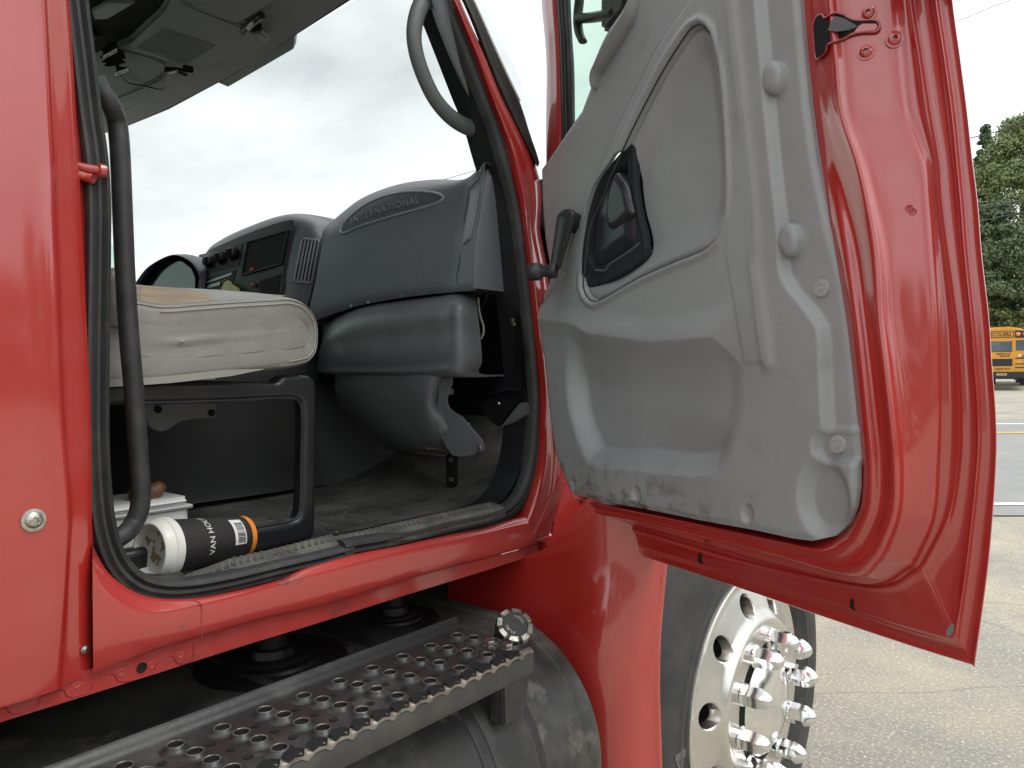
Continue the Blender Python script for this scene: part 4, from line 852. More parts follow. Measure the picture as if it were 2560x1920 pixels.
# ---------------------------------------------------------------- cab shell inside
ZF = EYE-.303; XI = XS-.06
MATF = mat('dusty_floor_mat', (.05, .05, .048), .75, var=(.16, .154, .138), vscale=5, vlo=.42, vhi=.68, var2=(.02, .02, .022), v2scale=11, v2lo=.58, v2hi=.7, bump=.6, bscale=220, bdetail=5, bdist=.003)
CARP = mat('dark_carpet', (.007, .0075, .009), .95, var=(.011, .011, .012), vscale=8, bump=.5, bscale=500, bdist=.002)
WALL = mat('cab_lining', (.09, .10, .105), .8, bump=.2, bscale=400)
prof = [(-.55, ZF), (.0, ZF), (.6, ZF), (.95, ZF), (1.08, ZF+.004), (1.2, ZF+.03), (1.34, ZF+.10), (1.44, ZF+.22), (1.5, ZF+.45), (1.53, 1.75)]
xs_ = [XI+.035, XI+.01, XI-.05, -1.3, -1.5, -1.8, -2.2, -2.6, -2.95]
V = []; F = []; pr = crom([Vector((0, a, b)) for a, b in prof], 40)
for x_ in xs_:
    for p in pr: V.append((x_, p.y, p.z+(.006 if x_ > XI else 0)))
for i in range(len(xs_)-1):
    for j in range(39): F.append((i*40+j, i*40+j+1, (i+1)*40+j+1, (i+1)*40+j))
mesh('floor_mat', V, F, MATF, truck)
# ribbed patches of the mat: real ridges
bm = bmesh.new()
for i in range(54):
    y_ = .30+i*.0148; x0 = -1.075-.03*math.sin(i*.9)**2; x1 = -1.30 if y_ > .8 else -1.22
    if y_ > .86: x1 = -1.36+.3*(y_-.86)
    vs = bmesh.ops.create_cube(bm, size=1)['verts']
    for v in vs: v.co = Vector(((x0+x1)/2+v.co.x*(x0-x1), y_+v.co.y*(.007 if v.co.z < 0 else .003)+.05*(v.co.x), ZF+.0022+v.co.z*.0055))
frombm('mat_ribs', bm, MATF, truck)['kind'] = 'stuff'
CR_ = []
for i in range(46):
    a = random.uniform(780, 1250); b = random.uniform(1230, 1345); p = PZ(a, b, ZF)
    if p.x < -1.04 and p.x > -1.5: CR_.append(p)
bm = bmesh.new()
for p in CR_:
    s_ = random.uniform(.0012, .0042); M = Matrix.Translation(p+Vector((0, 0, .003))) @ Matrix.Rotation(random.uniform(0, 3), 4, 'Z')
    r = bmesh.ops.create_icosphere(bm, subdivisions=1, radius=s_)
    for v in r['verts']: v.co = M @ Vector((v.co.x*random.uniform(.7, 1.5), v.co.y, v.co.z*.6))
o = frombm('floor_grit', bm, mat('grit', (.16, .15, .13), .9, var=(.04, .04, .04), vscale=60), truck); o['kind'] = 'stuff'
# scuff plate along the threshold with slanting ribs
th0 = px('P', [(640, 1505), (700, 1498), (1000, 1443), (1300, 1375), (1659, 1285)])+px('G', [(330, 1395), (700, 1310), (1000, 1240), (1280, 1175), (1400, 1150)])
SCF = mat('dusty_scuff', (.06, .06, .056), .7, var=(.17, .16, .135), vscale=10, vlo=.42, vhi=.62, var2=(.03, .03, .03), v2scale=12, v2lo=.56, v2hi=.7, bump=.3, bscale=200, bdist=.002)
p0 = crom([PX(a, b, XI+.028) for a, b in th0], 60)
for i in range(8): p0[i].z -= .016*(1-i/8)
patch('threshold', [[Vector((XI+.036, p.y, p.z-.02)) for p in p0], [Vector((XI+.034, p.y, p.z-.003)) for p in p0], [Vector((XI+.026, p.y, p.z+.001)) for p in p0], [Vector((XI-.005, p.y, max(ZF+.006, p.z+.004))) for p in p0], [Vector((XI-.03, p.y, ZF+.003)) for p in p0], [Vector((XI-.04, p.y, ZF-.004)) for p in p0]], SCF, truck, n=60, subx=2)
rm = None
for i in range(52):
    f_ = i/51; p = p0[min(59, int(2+f_*56))]; zc = max(ZF+.007, p.z+.004)
    M = Matrix.Translation((XI+.010, p.y, zc-.0012)) @ Matrix.Rotation(math.radians(-32), 4, 'Z') @ Matrix.Rotation(math.radians(4), 4, 'Y')
    if rm is None:
        bm = bmesh.new(); box_bm(bm, (0, 0, 0), (.034, .0075, .0034), None, .0014, 2); rm = bpy.data.meshes.new('scuff_rib'); bm.to_mesh(rm); bm.free(); finish(rm, SCF)
    inst('scuff_rib', rm, M, truck)
# loose seal end lying over the sill
0 and sweep('sill_rubber', crom([PX(a, b, XS-.012) for a, b in px('G', [(-500, 1592), (-300, 1560), (0, 1500), (200, 1455), (338, 1425)])], 30), [(a*.8, b*.9) for a, b in circ(.014, 10, .009)], RUB, truck, up=Vector((1, 0, 0)))
# tunnel
def tun(base): return [Vector((b, y, z)) for b, y, z in base]
ty = [-.4, .3, .7, .95, 1.1, 1.2, 1.28, 1.36]; tx = [-1.60, -1.60, -1.60, -1.585, -1.575, -1.545, -1.51, -1.46]
patch('engine_tunnel', [[Vector((a+.008, y, ZF+.012)) for a, y in zip(tx, ty)], [Vector((a, y, ZF+.03)) for a, y in zip(tx, ty)], [Vector((-1.625+(a+1.6)*.5, y, ZF+.20)) for a, y in zip(tx, ty)], [Vector((-1.66+(a+1.6)*.1, y, ZF+.33)) for a, y in zip(tx, ty)], [Vector((-1.78, y, ZF+.40)) for y in ty], [Vector((-2.3, y, ZF+.42)) for y in ty], [Vector((-2.4, y, ZF)) for y in ty]], mat('tunnel_vinyl', (.012, .0125, .014), .45, var=(.022, .02, .018), vscale=9, vlo=.5, vhi=.75, bump=.3, bscale=500), truck, n=50, subx=5)
# ---------------------------------------------------------------- passenger seat
seat = link(bpy.data.objects.new('seat', None), truck, Matrix.Translation((-1.35, .5, ZF)))
XC = -1.092
top = [PX(a, b, XC) for a, b in px('E', [(-300, 600), (-100, 605), (100, 640), (250, 690), (400, 700), (550, 724), (800, 710), (1100, 690), (1300, 680), (1450, 675)])]
fro = [PX(a, b, XC) for a, b in px('E', [(1560, 712), (1630, 775), (1668, 850), (1676, 950), (1658, 1050), (1600, 1118)])]
bot = [PX(a, b, XC) for a, b in px('E', [(1500, 1148), (1250, 1178), (900, 1217), (600, 1250), (430, 1262), (160, 1278), (-100, 1290), (-300, 1290)])]
loop = crom(top+fro+bot, 120)
cz = sum(p.z for p in loop)/120; cy = sum(p.y for p in loop)/120
YFr = max(p.y for p in loop)
def xrec(y): return -.014*np.clip((y-(YFr-.10))/.10, 0, 1)**2
def ringx(dx, ins, bulge=0): # inset loop towards its own middle
    res = []
    for i, p in enumerate(loop):
        t = (loop[min(i+1, 119)]-loop[max(i-1, 0)]).normalized(); n_ = Vector((0, t.z, -t.y))
        if n_.dot(Vector((0, cy-p.y, cz-p.z))) < 0: n_ = -n_
        q = p+n_*ins; q.x = XC+dx+float(xrec(np.array([p.y]))[0]); res.append(q)
    return res
rg = [ringx(.004, .05), ringx(.0062, .028), ringx(.006, .012), ringx(.0045, .004), ringx(.000, .0005), ringx(-.012, -.002)]
W_ = .50
for f_ in (.08, .2, .4, .6, .8, .93): rg.append([p+Vector((-W_*f_, 0, -.012*math.sin(f_*3.14) if p.z > cz else 0)) for p in rg[5]])
rg += [[p+Vector((-W_, 0, 0)) for p in rg[3]], [p+Vector((-W_-.016, 0, 0)) for p in rg[1]]]
# soft folds pressed into the side of the cushion
b = len(loop); V = []; F = []
fills = [ringx(.006, .075), ]
allr = [fills[0]]+rg
fold = [(PX(*q, XC), PX(*w_, XC), s_, wd) for q, w_, s_, wd in [((330, 800), (480, 840), .016, .034), ((470, 800), (640, 850), .006, .024), ((420, 900), (560, 930), -.010, .03), ((350, 770), (340, 880), -.014, .03), ((500, 870), (700, 890), -.003, .026)]]
for ri, r_ in enumerate(allr):
    for p in r_: V.append(p.copy())
for i in range(len(allr)-1):
    for j in range(b-1): F.append((i*b+j, (i+1)*b+j, (i+1)*b+j+1, i*b+j+1))
cush = mesh('cushion', V, F, SEATM, seat, angle=70)
# side face as a relief sheet
inner = [(p.y, p.z) for p in ringx(.006, .062)]
def side_h(P):
    h = np.full(len(P), .0060)+xrec(P[:, 0]); d = -sdf(P, inner); h += .042*sm(d/.10)**.8
    for a_, c_, s_, wd in fold: h += s_*np.exp(-(pdist(P, [(a_.y, a_.z), (c_.y, c_.z)])/wd)**2)*sm(d/.02)
    h += .0012*np.sin(P[:, 0]*55+np.sin(P[:, 1]*40)*1.5)*np.sin(P[:, 1]*60+P[:, 0]*30)
    return h
sheet('cushion_side', [(p.y, p.z) for p in ringx(.006, .030)], .005, side_h, lambda u, v, h: Vector((XC+h, u, v)), SEATM, seat, angle=70)
PIPE = mat('piping', (.30, .29, .265), .5)
tube('piping', [p+Vector((.001, 0, 0)) for p in ringx(.004, .004)[8:76]], .0010, SEATM, seat, k=8)
stm = None
rr = crom(ringx(.006, .010)[20:74], 130)
for i in range(0, 128):
    p = rr[i]; t = (rr[i+1]-rr[i]).normalized()
    if stm is None:
        bm = bmesh.new(); box_bm(bm, (0, 0, 0), (.0016, .0038, .0014), None, .0004, 1); stm = bpy.data.meshes.new('stitch'); bm.to_mesh(stm); bm.free(); finish(stm, mat('thread', (.42, .40, .36), .7))
    inst('stitch', stm, frame(p+Vector((.0012, 0, 0)), Vector((1, 0, 0)), t, Vector((1, 0, 0)).cross(t)), seat)
sweep('lower_hem', crom([p+Vector((.008, 0, .002)) for p in bot[1:]], 50), [(-.003, -.005), (.003, -.005), (.004, 0), (.003, .005), (-.003, .005)], PIPE, seat, up=Vector((0, 0, 1)), scale=list(np.clip(np.linspace(.1, 5, 50), 0, 1)))
# top of the cushion, with a worn tan patch
wt = px('E', [(-100, 540), (150, 562), (400, 588), (600, 604), (800, 614), (1000, 628), (1140, 640), (1300, 658), (1400, 668)]); wb = px('E', [(-100, 610), (150, 655), (400, 702), (550, 724), (800, 712), (1000, 697), (1140, 688), (1300, 681), (1400, 677)])
stp = patch('seat_top', [[PX(a, b, XC-.008)+Vector((.004, 0, -.006)) for a, b in wb], [PX(a, b-1, XC-.010) for a, b in wb], [PX(a, d*.75+b*.25, XC-.05) for (a, b), (c, d) in zip(wt, wb)], [PX(a, (b+d)/2-3, XC-.13) for (a, b), (c, d) in zip(wt, wb)], [PX(a, b, XC-.25) for a, b in wt], [PX(a, b, XC-.25)+Vector((-.2, 0, -.01)) for a, b in wt]], SEATM, seat, n=60, subx=5, angle=70)
tst = bvh(stp)
wl = [Vector((a, b, 0)) for a, b in px('E', [(395, 606), (560, 612), (740, 622), (830, 645), (925, 686), (800, 706), (650, 716), (550, 719), (470, 708), (395, 692)])]; wl = crom(wl, 60, True)
V = []; F = []; cx_, cy_ = sum(p.x for p in wl)/60, sum(p.y for p in wl)/60
for f_ in (1.0, .97, .8, .55, .3, .02):
    for i, p in enumerate(wl):
        j_ = 1+(.012*math.sin(i*2.1)+.01*math.sin(i*3.7) if f_ == 1.0 else 0); V.append(hitp(tst, cx_+(p.x-cx_)*f_*j_, cy_+(p.y-cy_)*f_*j_, .0004 if f_ == 1.0 else .0016))
for i in range(5):
    for j in range(60): F.append((i*60+j, i*60+(j+1) % 60, (i+1)*60+(j+1) % 60, (i+1)*60+j))
mesh('worn_patch', V, F, FABR, seat, angle=80)
# crumpled cover and backrest behind the pillar
prism('backrest', [Vector((XC-.02, y, z)) for y, z in ((.10, cz+.02), (.02, cz+.62), (-.12, cz+.64), (-.06, cz-.05))], Vector((-.46, 0, 0)), SEATM, seat, .045, 4)
c_ = PX(284, 724, XC+.0); lathe('cover_fold', [(.0001, .03), (.012, .026), (.02, .01), (.018, -.01), (.024, -.03), (.02, -.05)], frame(c_, Vector((1, 0, 0)), Vector((0, 1, 0)), Vector((0, 0, 1))), SEATM, seat, k=16, angle=80)
# black seat box with its big opening
fo = px('P', [(-120, 262), (400, 262), (860, 262), (1255, 268), (1275, 240), (1300, 228), (1400, 222), (1470, 232), (1500, 262), (1507, 300), (1505, 760), (1500, 1210), (1490, 1255), (1460, 1275), (1130, 1355), (560, 1465), (-120, 1590)])
fi = px('P', [(130, 420), (410, 402), (1000, 385), (1330, 366), (1390, 376), (1418, 410), (1424, 470), (1418, 800), (1408, 1090), (1388, 1140), (1340, 1162), (1120, 1200), (560, 1300), (260, 1355)])
XB_ = XC-.012
def yz(pts): return [((q := PX(a, b, XB_)).y, q.z) for a, b in pts]
fo2, fi2 = yz(fo), yz(fi)
def fr_h(P):
    d = np.minimum(-sdf(P, fo2), sdf(P, fi2)); return -.003+.005*np.sqrt(np.clip(d/.006, 0, 1))
sheet('seat_box', fo2, .005, fr_h, lambda u, v, h: Vector((XB_+h, u, v)), BLK, seat, skirt=.02, holes=[fi2], angle=60)
tube('box_flange', [Vector((XB_-.004, y, z)) for y, z in fi2], .0035, BLK, seat, n=90, k=8, closed=True)
box('seat_box_top', Vector((XB_-.24, .36, PX(600, 975, XB_).z)), (.46, .70, .012), BLK, seat, bevel=.003)
box('seat_box_back', Vector((XB_-.46, .34, (cz-.10+ZF)/2)), (.012, .66, cz-.11-ZF), CARP, seat, bevel=.002)
prism('seat_bracket', [PX(a, b, XB_-.16) for a, b in px('P', [(400, 390), (870, 400), (868, 498), (760, 498), (640, 520), (560, 575), (500, 585), (440, 550), (400, 480)])], Vector((-.006, 0, 0)), mat('bracket_grey', (.16, .17, .17), .6), seat, .002)
for a, b in px('P', [(497, 442), (838, 465)]): lathe('bracket_hole', [(.0065, .001), (.0055, .0014), (.005, 0), (.0001, 0)], frame(PX(a, b, XB_-.159), Vector((0, 1, 0)), Vector((0, 0, 1)), Vector((1, 0, 0))), VOID, seat, k=14)
prism('seat_label', [PX(a, b, XC+.004) for a, b in px('P', [(770, 238), (862, 232), (862, 252), (770, 252)])], Vector((-.002, 0, 0)), mat('label_grey', (.5, .52, .53), .6), seat)
# ---------------------------------------------------------------- grab rails
XG = -1.035
gp = [(236, 196), (252, 226), (274, 258), (291, 300), (298, 350), (302, 420), (306, 520), (313, 690), (322, 830), (334, 967), (343, 1090), (350, 1190), (352, 1240), (347, 1280), (332, 1312), (310, 1336), (284, 1352), (262, 1366)]
tube('grab_rail', [PX(a, b, XG+(.0 if 2 < i < 15 else .012)) for i, (a, b) in enumerate(gp)], .0124, mat('rail_black', (.028, .029, .032), .48, bump=.5, bscale=900, bdist=.001, var=(.045, .045, .047), vscale=40), truck, n=90, k=16)
hp = [(1120, -45), (1075, -12), (1047, 25), (1035, 85), (1041, 135), (1059, 190), (1086, 245), (1122, 288), (1163, 315), (1206, 326), (1240, 330)]
hpath = crom([PX(a, b, -1.06 if i not in (0, 10) else -1.04) for i, (a, b) in enumerate(hp)], 60)
sweep('pillar_handle', hpath, circ(.0155, 14, .0125), mat('handle_grey', (.12, .125, .13), .5, bump=.2, bscale=500), truck, up=Vector((1, 0, 0)), scale=list(1+.25*np.abs(np.linspace(-1, 1, 60))**3))
pt0 = px('B', [(560, -200), (640, 0), (675, 110), (760, 330), (850, 545), (905, 690), (960, 830), (990, 920), (1030, 1000)]); pt1 = px('B', [(690, -200), (780, 0), (830, 110), (920, 330), (990, 545), (1040, 690), (1085, 830), (1120, 920), (1150, 1000)])
patch('pillar_trim', [[PX(a, b, -1.10) for a, b in pt0], [PX(a+4, b, -1.05) for a, b in pt0], [PX(a*.6+c*.4, b, -1.035) for (a, b), (c, d) in zip(pt0, pt1)], [PX(c, d, -1.03) for c, d in pt1]], DASH, truck, n=30, subx=3)
# ---------------------------------------------------------------- dashboard
dash = link(bpy.data.objects.new('dashboard', None), truck, Matrix.Translation((-1.5, 1.15, 1.2)))
r0 = [(815, 566), (862, 526), (895, 501), (949, 476), (1003, 460), (1075, 451), (1133, 451), (1168, 447), (1188, 432), (1217, 403)]
r1 = [(808, 590), (856, 556), (893, 530), (949, 502), (1003, 485), (1075, 475), (1130, 473), (1160, 472), (1180, 466), (1212, 442)]
r2 = [(800, 640), (850, 622), (890, 612), (945, 602), (1003, 594), (1065, 586), (1110, 580), (1143, 576), (1166, 572), (1196, 560)]
r3 = [(788, 705), (838, 695), (885, 687), (942, 679), (1003, 672), (1062, 667), (1105, 663), (1140, 661), (1160, 660), (1188, 659)]
r4 = [(770, 800), (815, 783), (855, 770), (900, 757), (950, 747), (1003, 738), (1070, 730), (1112, 726), (1148, 723), (1188, 720)]
YA = [1.13]*8+[1.12, 1.105]
def rowy(r, off): return [PY(a, b, y+o) for (a, b), y, o in zip(r, YA, off if isinstance(off, list) else [off]*10)]
R_0 = rowy(r0, [.10, .11, .12, .12, .12, .12, .11, .08, .05, .02]); R_00 = [p+Vector((0, .25, -.10 if i >= 8 else 0)) for i, p in enumerate(R_0)]; R_01 = [p+Vector((0, .05, .004 if i < 8 else -.02)) for i, p in enumerate(R_0)]
R_4 = rowy(r4, .0); R_5 = [p+Vector((0, .03, -.002)) for p in R_4]; R_6 = [p+Vector((0, .22, .01)) for p in R_4]
pd_ = patch('passenger_dash', [R_00, R_01, R_0, rowy(r1, .035), rowy(r2, .008), rowy(r3, 0), R_4, R_5, R_6], DASH, dash, n=60, subx=6, angle=70)
tdash = bvh(pd_)
# end panel facing the door
e0 = [(1226, 394), (1217, 430), (1206, 500), (1196, 570), (1190, 620), (1187, 680), (1188, 721)]; e1 = [(1238, 398), (1242, 430), (1256, 500), (1268, 570), (1273, 620), (1275, 680), (1276, 731)]
XE = PY(1190, 620, 1.105).x
patch('dash_end', [[PX(a-8, b, XE-.016) for a, b in e0], [PX(a-2, b, XE-.003) for a, b in e0], [PX(a+4, b, XE+.001) for a, b in e0], [PX(a*.5+c*.5, b*.5+d*.5, XE+.006) for (a, b), (c, d) in zip(e0, e1)], [PX(c, d, XE+.004) for c, d in e1], [PX(c+2, d, XE-.02) for c, d in e1]], DASH, dash, n=30, subx=4, angle=60)
tend = bvh(bpy.data.objects['dash_end'])
PLUGM = mat('plug_grey', (.05, .056, .063), .5)
lathe('end_plug', [(.0055, .002), (.006, .003), (.005, .003), (.0045, .001), (.0001, .001)], frame(PX(1225, 427, XE+.004), Vector((0, 1, 0)), Vector((0, 0, 1))*1.4, Vector((1, 0, 0))), PLUGM, dash, k=18)
# emblem: sunk oval with rim and raised letters
em_ = px('F', [(280, 495), (295, 455), (400, 350), (500, 287), (620, 243), (750, 222), (900, 225), (975, 243), (992, 263), (960, 292), (800, 345), (600, 402), (400, 466), (305, 506)])
tube('emblem_rim', [hitp(tdash, a, b, .0005) for a, b in em_], .0032, mat('rim_grey', (.27, .30, .32), .35), dash, n=110, k=8, closed=True)
ec = (sum(q[0] for q in em_)/14, sum(q[1] for q in em_)/14); rings = []
for f_, of in ((.985, .0006), (.94, .0009), (.7, .0009), (.4, .0009), (.03, .0009)):
    rings.append([p for p in crom([hitp(tdash, ec[0]+(a-ec[0])*f_, ec[1]+(b-ec[1])*f_, of) for a, b in em_]+[hitp(tdash, ec[0]+(em_[0][0]-ec[0])*f_, ec[1]+(em_[0][1]-ec[1])*f_, of)], 70)])
patch('emblem_panel', rings, mat('emblem_grey', (.082, .095, .103), .55, bump=.35, bscale=900, bdist=.001), dash, n=70, subx=2, smoothx=False, angle=180)
tb = px('F', [(352, 447), (480, 395), (640, 343), (830, 298)]); tt = px('F', [(358, 398), (490, 345), (650, 294), (822, 250)])
def onpx(t, lo_, hi_, off=.0012):
    A_ = crom([Vector((a, b, 0)) for a, b in lo_], 40); B_ = crom([Vector((a, b, 0)) for a, b in hi_], 40)
    def f(u, v):
        k = min(max(u, 0), 1)*39; i = min(int(k), 38); g_ = k-i
        a = A_[i].lerp(A_[i+1], g_); b = B_[i].lerp(B_[i+1], g_); q = a.lerp(b, v); r = hitp(t, q.x, q.y, off)
        return r if r else hitp(t, q.x+2, q.y+2, off) or Vector((0, 0, 0))
    return f
text_on('emblem_lettering', 'INTERNATIONAL', onpx(tdash, tb, tt), mat('letter_grey', (.27, .30, .32), .35), dash, thick=.0022, offset=.0, spacing=1.12)
# vents
VENTM = mat('vent_grey', (.26, .285, .305), .4)
def vent(nm_, q, nb, t, rows_=0, of=.001, rim=.0022):
    """q: four pixel corners bl, br, tr, tl; nb bars"""
    v_ = link(bpy.data.objects.new(nm_, None), dash, Matrix.Translation(hitp(t, *q[0])))
    def bl(u, v): return ((q[0][0]*(1-u)+q[1][0]*u)*(1-v)+(q[3][0]*(1-u)+q[2][0]*u)*v, (q[0][1]*(1-u)+q[1][1]*u)*(1-v)+(q[3][1]*(1-u)+q[2][1]*u)*v)
    V = [hitp(t, *bl(i/6, j/10), of*.6) for i in range(7) for j in range(11)]
    F = [(i*11+j, (i+1)*11+j, (i+1)*11+j+1, i*11+j+1) for i in range(6) for j in range(10)]
    mesh('vent_back', V, F, VOID, v_)
    loop_ = [hitp(t, *bl(u, v), of) for u, v in ((0, .04), (.03, 0), (.5, 0), (.97, 0), (1, .04), (1, .5), (1, .96), (.97, 1), (.5, 1), (.03, 1), (0, .96), (0, .5))]
    tube('vent_frame', loop_, rim, VENTM, v_, n=60, k=8, closed=True)
    for i in range(nb):
        u = (i+1)/(nb+1); tube('vent_slat', [hitp(t, *bl(u, v), of+.001) for v in np.linspace(.02, .98, 8)], rim*.85, VENTM, v_, k=6)
    for j in range(rows_):
        v = (j+1)/(rows_+1); tube('vent_crossbar', [hitp(t, *bl(u, v), of*.7) for u in np.linspace(.02, .98, 5)], rim*.45, BLK, v_, k=6)
vent('side_vent', [(1158, 612), (1176, 596), (1199, 470), (1181, 480)], 4, tdash, 0, rim=.0018)
vent('side_vent', [(1176, 468), (1196, 448), (1203, 424), (1183, 444)], 3, tdash, 0, rim=.0018)
tube('dash_seam', [hitp(tdash, a, b, -.0002) for a, b in [(1174, 470), (1162, 545), (1149, 650), (1142, 695), (1146, 712)]], .0016, mat('seam_dark', (.04, .045, .05), .6), dash, n=24, k=6)
# stain runs down the face
for pts in ([(704, 430), (695, 520), (672, 640), (664, 740)], [(775, 480), (770, 550), (810, 620), (840, 740), (862, 830), (870, 890)]):
    tube('drip_stain', [hitp(tdash, a, b, -.0007) for a, b in px('F', pts)], .0011, mat('stain', (.10, .108, .118), .6), dash, n=30, k=6)
# centre pod
q0 = [(512, 640), (525, 619), (562, 594), (616, 569), (688, 543), (742, 536), (797, 545), (832, 558)]; q1 = [(514, 652), (530, 632), (566, 608), (620, 584), (690, 560), (742, 552), (788, 566), (812, 590)]
q2 = [(504, 690), (525, 682), (560, 672), (612, 660), (680, 645), (735, 638), (775, 638), (800, 640)]; q3 = [(494, 740), (520, 738), (556, 734), (606, 730), (672, 724), (722, 715), (762, 708), (786, 705)]; q4 = [(482, 830), (510, 830), (550, 830), (600, 830), (660, 830), (710, 826), (742, 815), (762, 802)]
YB_ = [1.20, 1.19, 1.18, 1.165, 1.15, 1.14, 1.15, 1.165]
def rq(r, o): return [PY(a, b, y+o) for (a, b), y in zip(r, YB_)]
Q0 = rq(q0, .09)
pod = patch('centre_pod', [[p+Vector((0, .25, -.01)) for p in Q0], [p+Vector((0, .05, .004)) for p in Q0], Q0, rq(q1, .02), rq(q2, 0), rq(q3, -.01), rq(q4, -.02)], DASH, dash, n=60, subx=6, angle=70)
tpod = bvh(pod)
def plate(nm_, c, pts, of, m, th=.002, bev=0):
    return prism(nm_, [hitp(tpod, a, b, of) for a, b in px(c, pts)], Vector((0, .004, 0)), m, dash, bev)
PANEL = mat('panel_black', (.028, .03, .034), .6, spec=.2)
bez_ = px('E', [(880, 372), (1000, 310), (1150, 245), (1300, 190), (1440, 150), (1492, 148), (1495, 170), (1460, 300), (1420, 500), (1385, 680), (810, 720), (820, 600), (850, 470)])
V = [hitp(tpod, sum(q[0] for q in bez_)/13, sum(q[1] for q in bez_)/13, .0012)]; lp_ = crom([Vector((a, b, 0)) for a, b in bez_], 90, True); F = []
N_ = 8
V = []
cxp, cyp = sum(q[0] for q in bez_)/13, sum(q[1] for q in bez_)/13
for f_ in [1.0, .99]+[.85, .65, .45, .25, .02]:
    for p in lp_: V.append(hitp(tpod, cxp+(p.x-cxp)*f_, cyp+(p.y-cyp)*f_, 0.0 if f_ == 1.0 else .006))
for i in range(6):
    for j in range(90): F.append((i*90+j, i*90+(j+1) % 90, (i+1)*90+(j+1) % 90, (i+1)*90+j))
pan = mesh('instrument_panel', V, F, PANEL, dash, angle=60); tpod = bvh(pan)
plate('climate_panel', 'E', [(893, 388), (1128, 302), (1100, 458), (870, 508)], .0016, BLKG)
plate('cubby_opening', 'E', [(1168, 292), (1442, 212), (1398, 442), (1128, 520)], .0016, VOID)
for w_ in ([(1168, 292), (1442, 212)], [(1442, 212), (1398, 442)], [(1398, 442), (1128, 520)], [(1128, 520), (1168, 292)]):
    tube('cubby_frame', [hitp(tpod, a, b, .003) for a, b in px('E', w_)], .0028, PANEL, dash, k=8)
plate('radio', 'E', [(838, 560), (1082, 478), (1062, 568), (812, 622)], .0018, BLKG)
plate('radio_slot', 'E', [(870, 568), (1060, 502), (1052, 522), (866, 585)], .004, mat('slot_grey', (.10, .11, .12), .3))
plate('radio_display', 'E', [(890, 592), (978, 565), (975, 590), (888, 612)], .004, mat('display_grey', (.20, .22, .22), .3))
for a, b in px('E', [(1000, 560), (1018, 553), (1036, 547), (1000, 578), (1018, 571), (1036, 565)]):
    box('radio_button', hitp(tpod, a, b, .004), (.007, .005, .004), mat('button_grey', (.16, .17, .18), .4), dash, bevel=.001)
kn = mat('knob_gloss', (.02, .021, .023), .22); mk = mat('pointer_mark', (.7, .7, .68), .5)
for a, b in px('E', [(905, 432), (985, 406), (1068, 376)]):
    p, n_ = hit(tpod, a, b); n_ = Vector((.35, -.9, .1)).normalized(); x_ = n_.orthogonal().normalized()
    lathe('climate_knob', [(.020, -.004), (.020, .004), (.0155, .008), (.0145, .022), (.012, .025), (.0001, .026)], frame(p, x_, n_.cross(x_), n_), kn, dash, k=24)
for a, b, r_, nm_ in ((1205, 485, .006, 'red_button'), (1213, 590, .0065, 'red_switch')):
    p = hitp(tpod, *px('E', [(a, b)])[0], .006); lathe(nm_, [(r_, -.008), (r_, .002), (r_*.7, .005), (.0001, .006)], frame(p, Vector((1, 0, 0)), Vector((0, 0, 1)), Vector((0, -1, 0))), mat('red_plastic', (.55, .03, .03) if r_ < .0062 else (.22, .05, .05), .4), dash, k=16)
plate('lower_pocket', 'E', [(1245, 560), (1390, 512), (1372, 650), (1245, 660)], .0016, VOID)
yl = mat('yellow_plastic', (.62, .48, .09), .5)
prism('yellow_plug', [hitp(tpod, a, b, .02) for a, b in px('E', [(1018, 625), (1046, 570), (1060, 562), (1078, 572), (1085, 590), (1138, 618), (1138, 640), (1090, 650), (1030, 645)])], Vector((0, .008, 0)), yl, dash, .002)
tpod2 = bvh(pod)
vent('centre_vent', px('E', [(1482, 562), (1600, 572), (1652, 282), (1540, 270)]), 4, tpod2, 5, rim=.0032)
tube('dash_seam', [hitp(tpod2, a, b, -.0002) or PY(a, b, 1.2) for a, b in [(822, 572), (812, 600), (800, 660), (786, 720), (772, 780)]], .0018, mat('seam_dark2', (.04, .045, .05), .6), dash, n=24, k=6)
# instrument hood with lens
hd = px('E', [(330, 640), (370, 590), (450, 482), (550, 412), (640, 380), (720, 398), (790, 455), (822, 520), (830, 600), (835, 680)])
hood0 = [PY(a, b, 1.16) for a, b in hd]
patch('instrument_hood', [[p+Vector((0, .35, -.06)) for p in hood0], [p+Vector((0, .08, .0)) for p in hood0], [p+Vector((0, .02, .004)) for p in hood0], hood0, [PY(a+(585-a)*.05, b+(640-b)*.06, 1.165) for a, b in hd and [( (q[0]), q[1]) for q in hd]]], DASH, dash, n=40, subx=4, angle=60)
ln = px('E', [(380, 610), (470, 510), (560, 445), (640, 412), (710, 428), (770, 475), (795, 540), (795, 660), (400, 660)])
prism('instrument_lens', [PY(a, b, 1.19) for a, b in ln], Vector((0, .01, 0)), mat('lens', (.02, .024, .027), .12), dash)
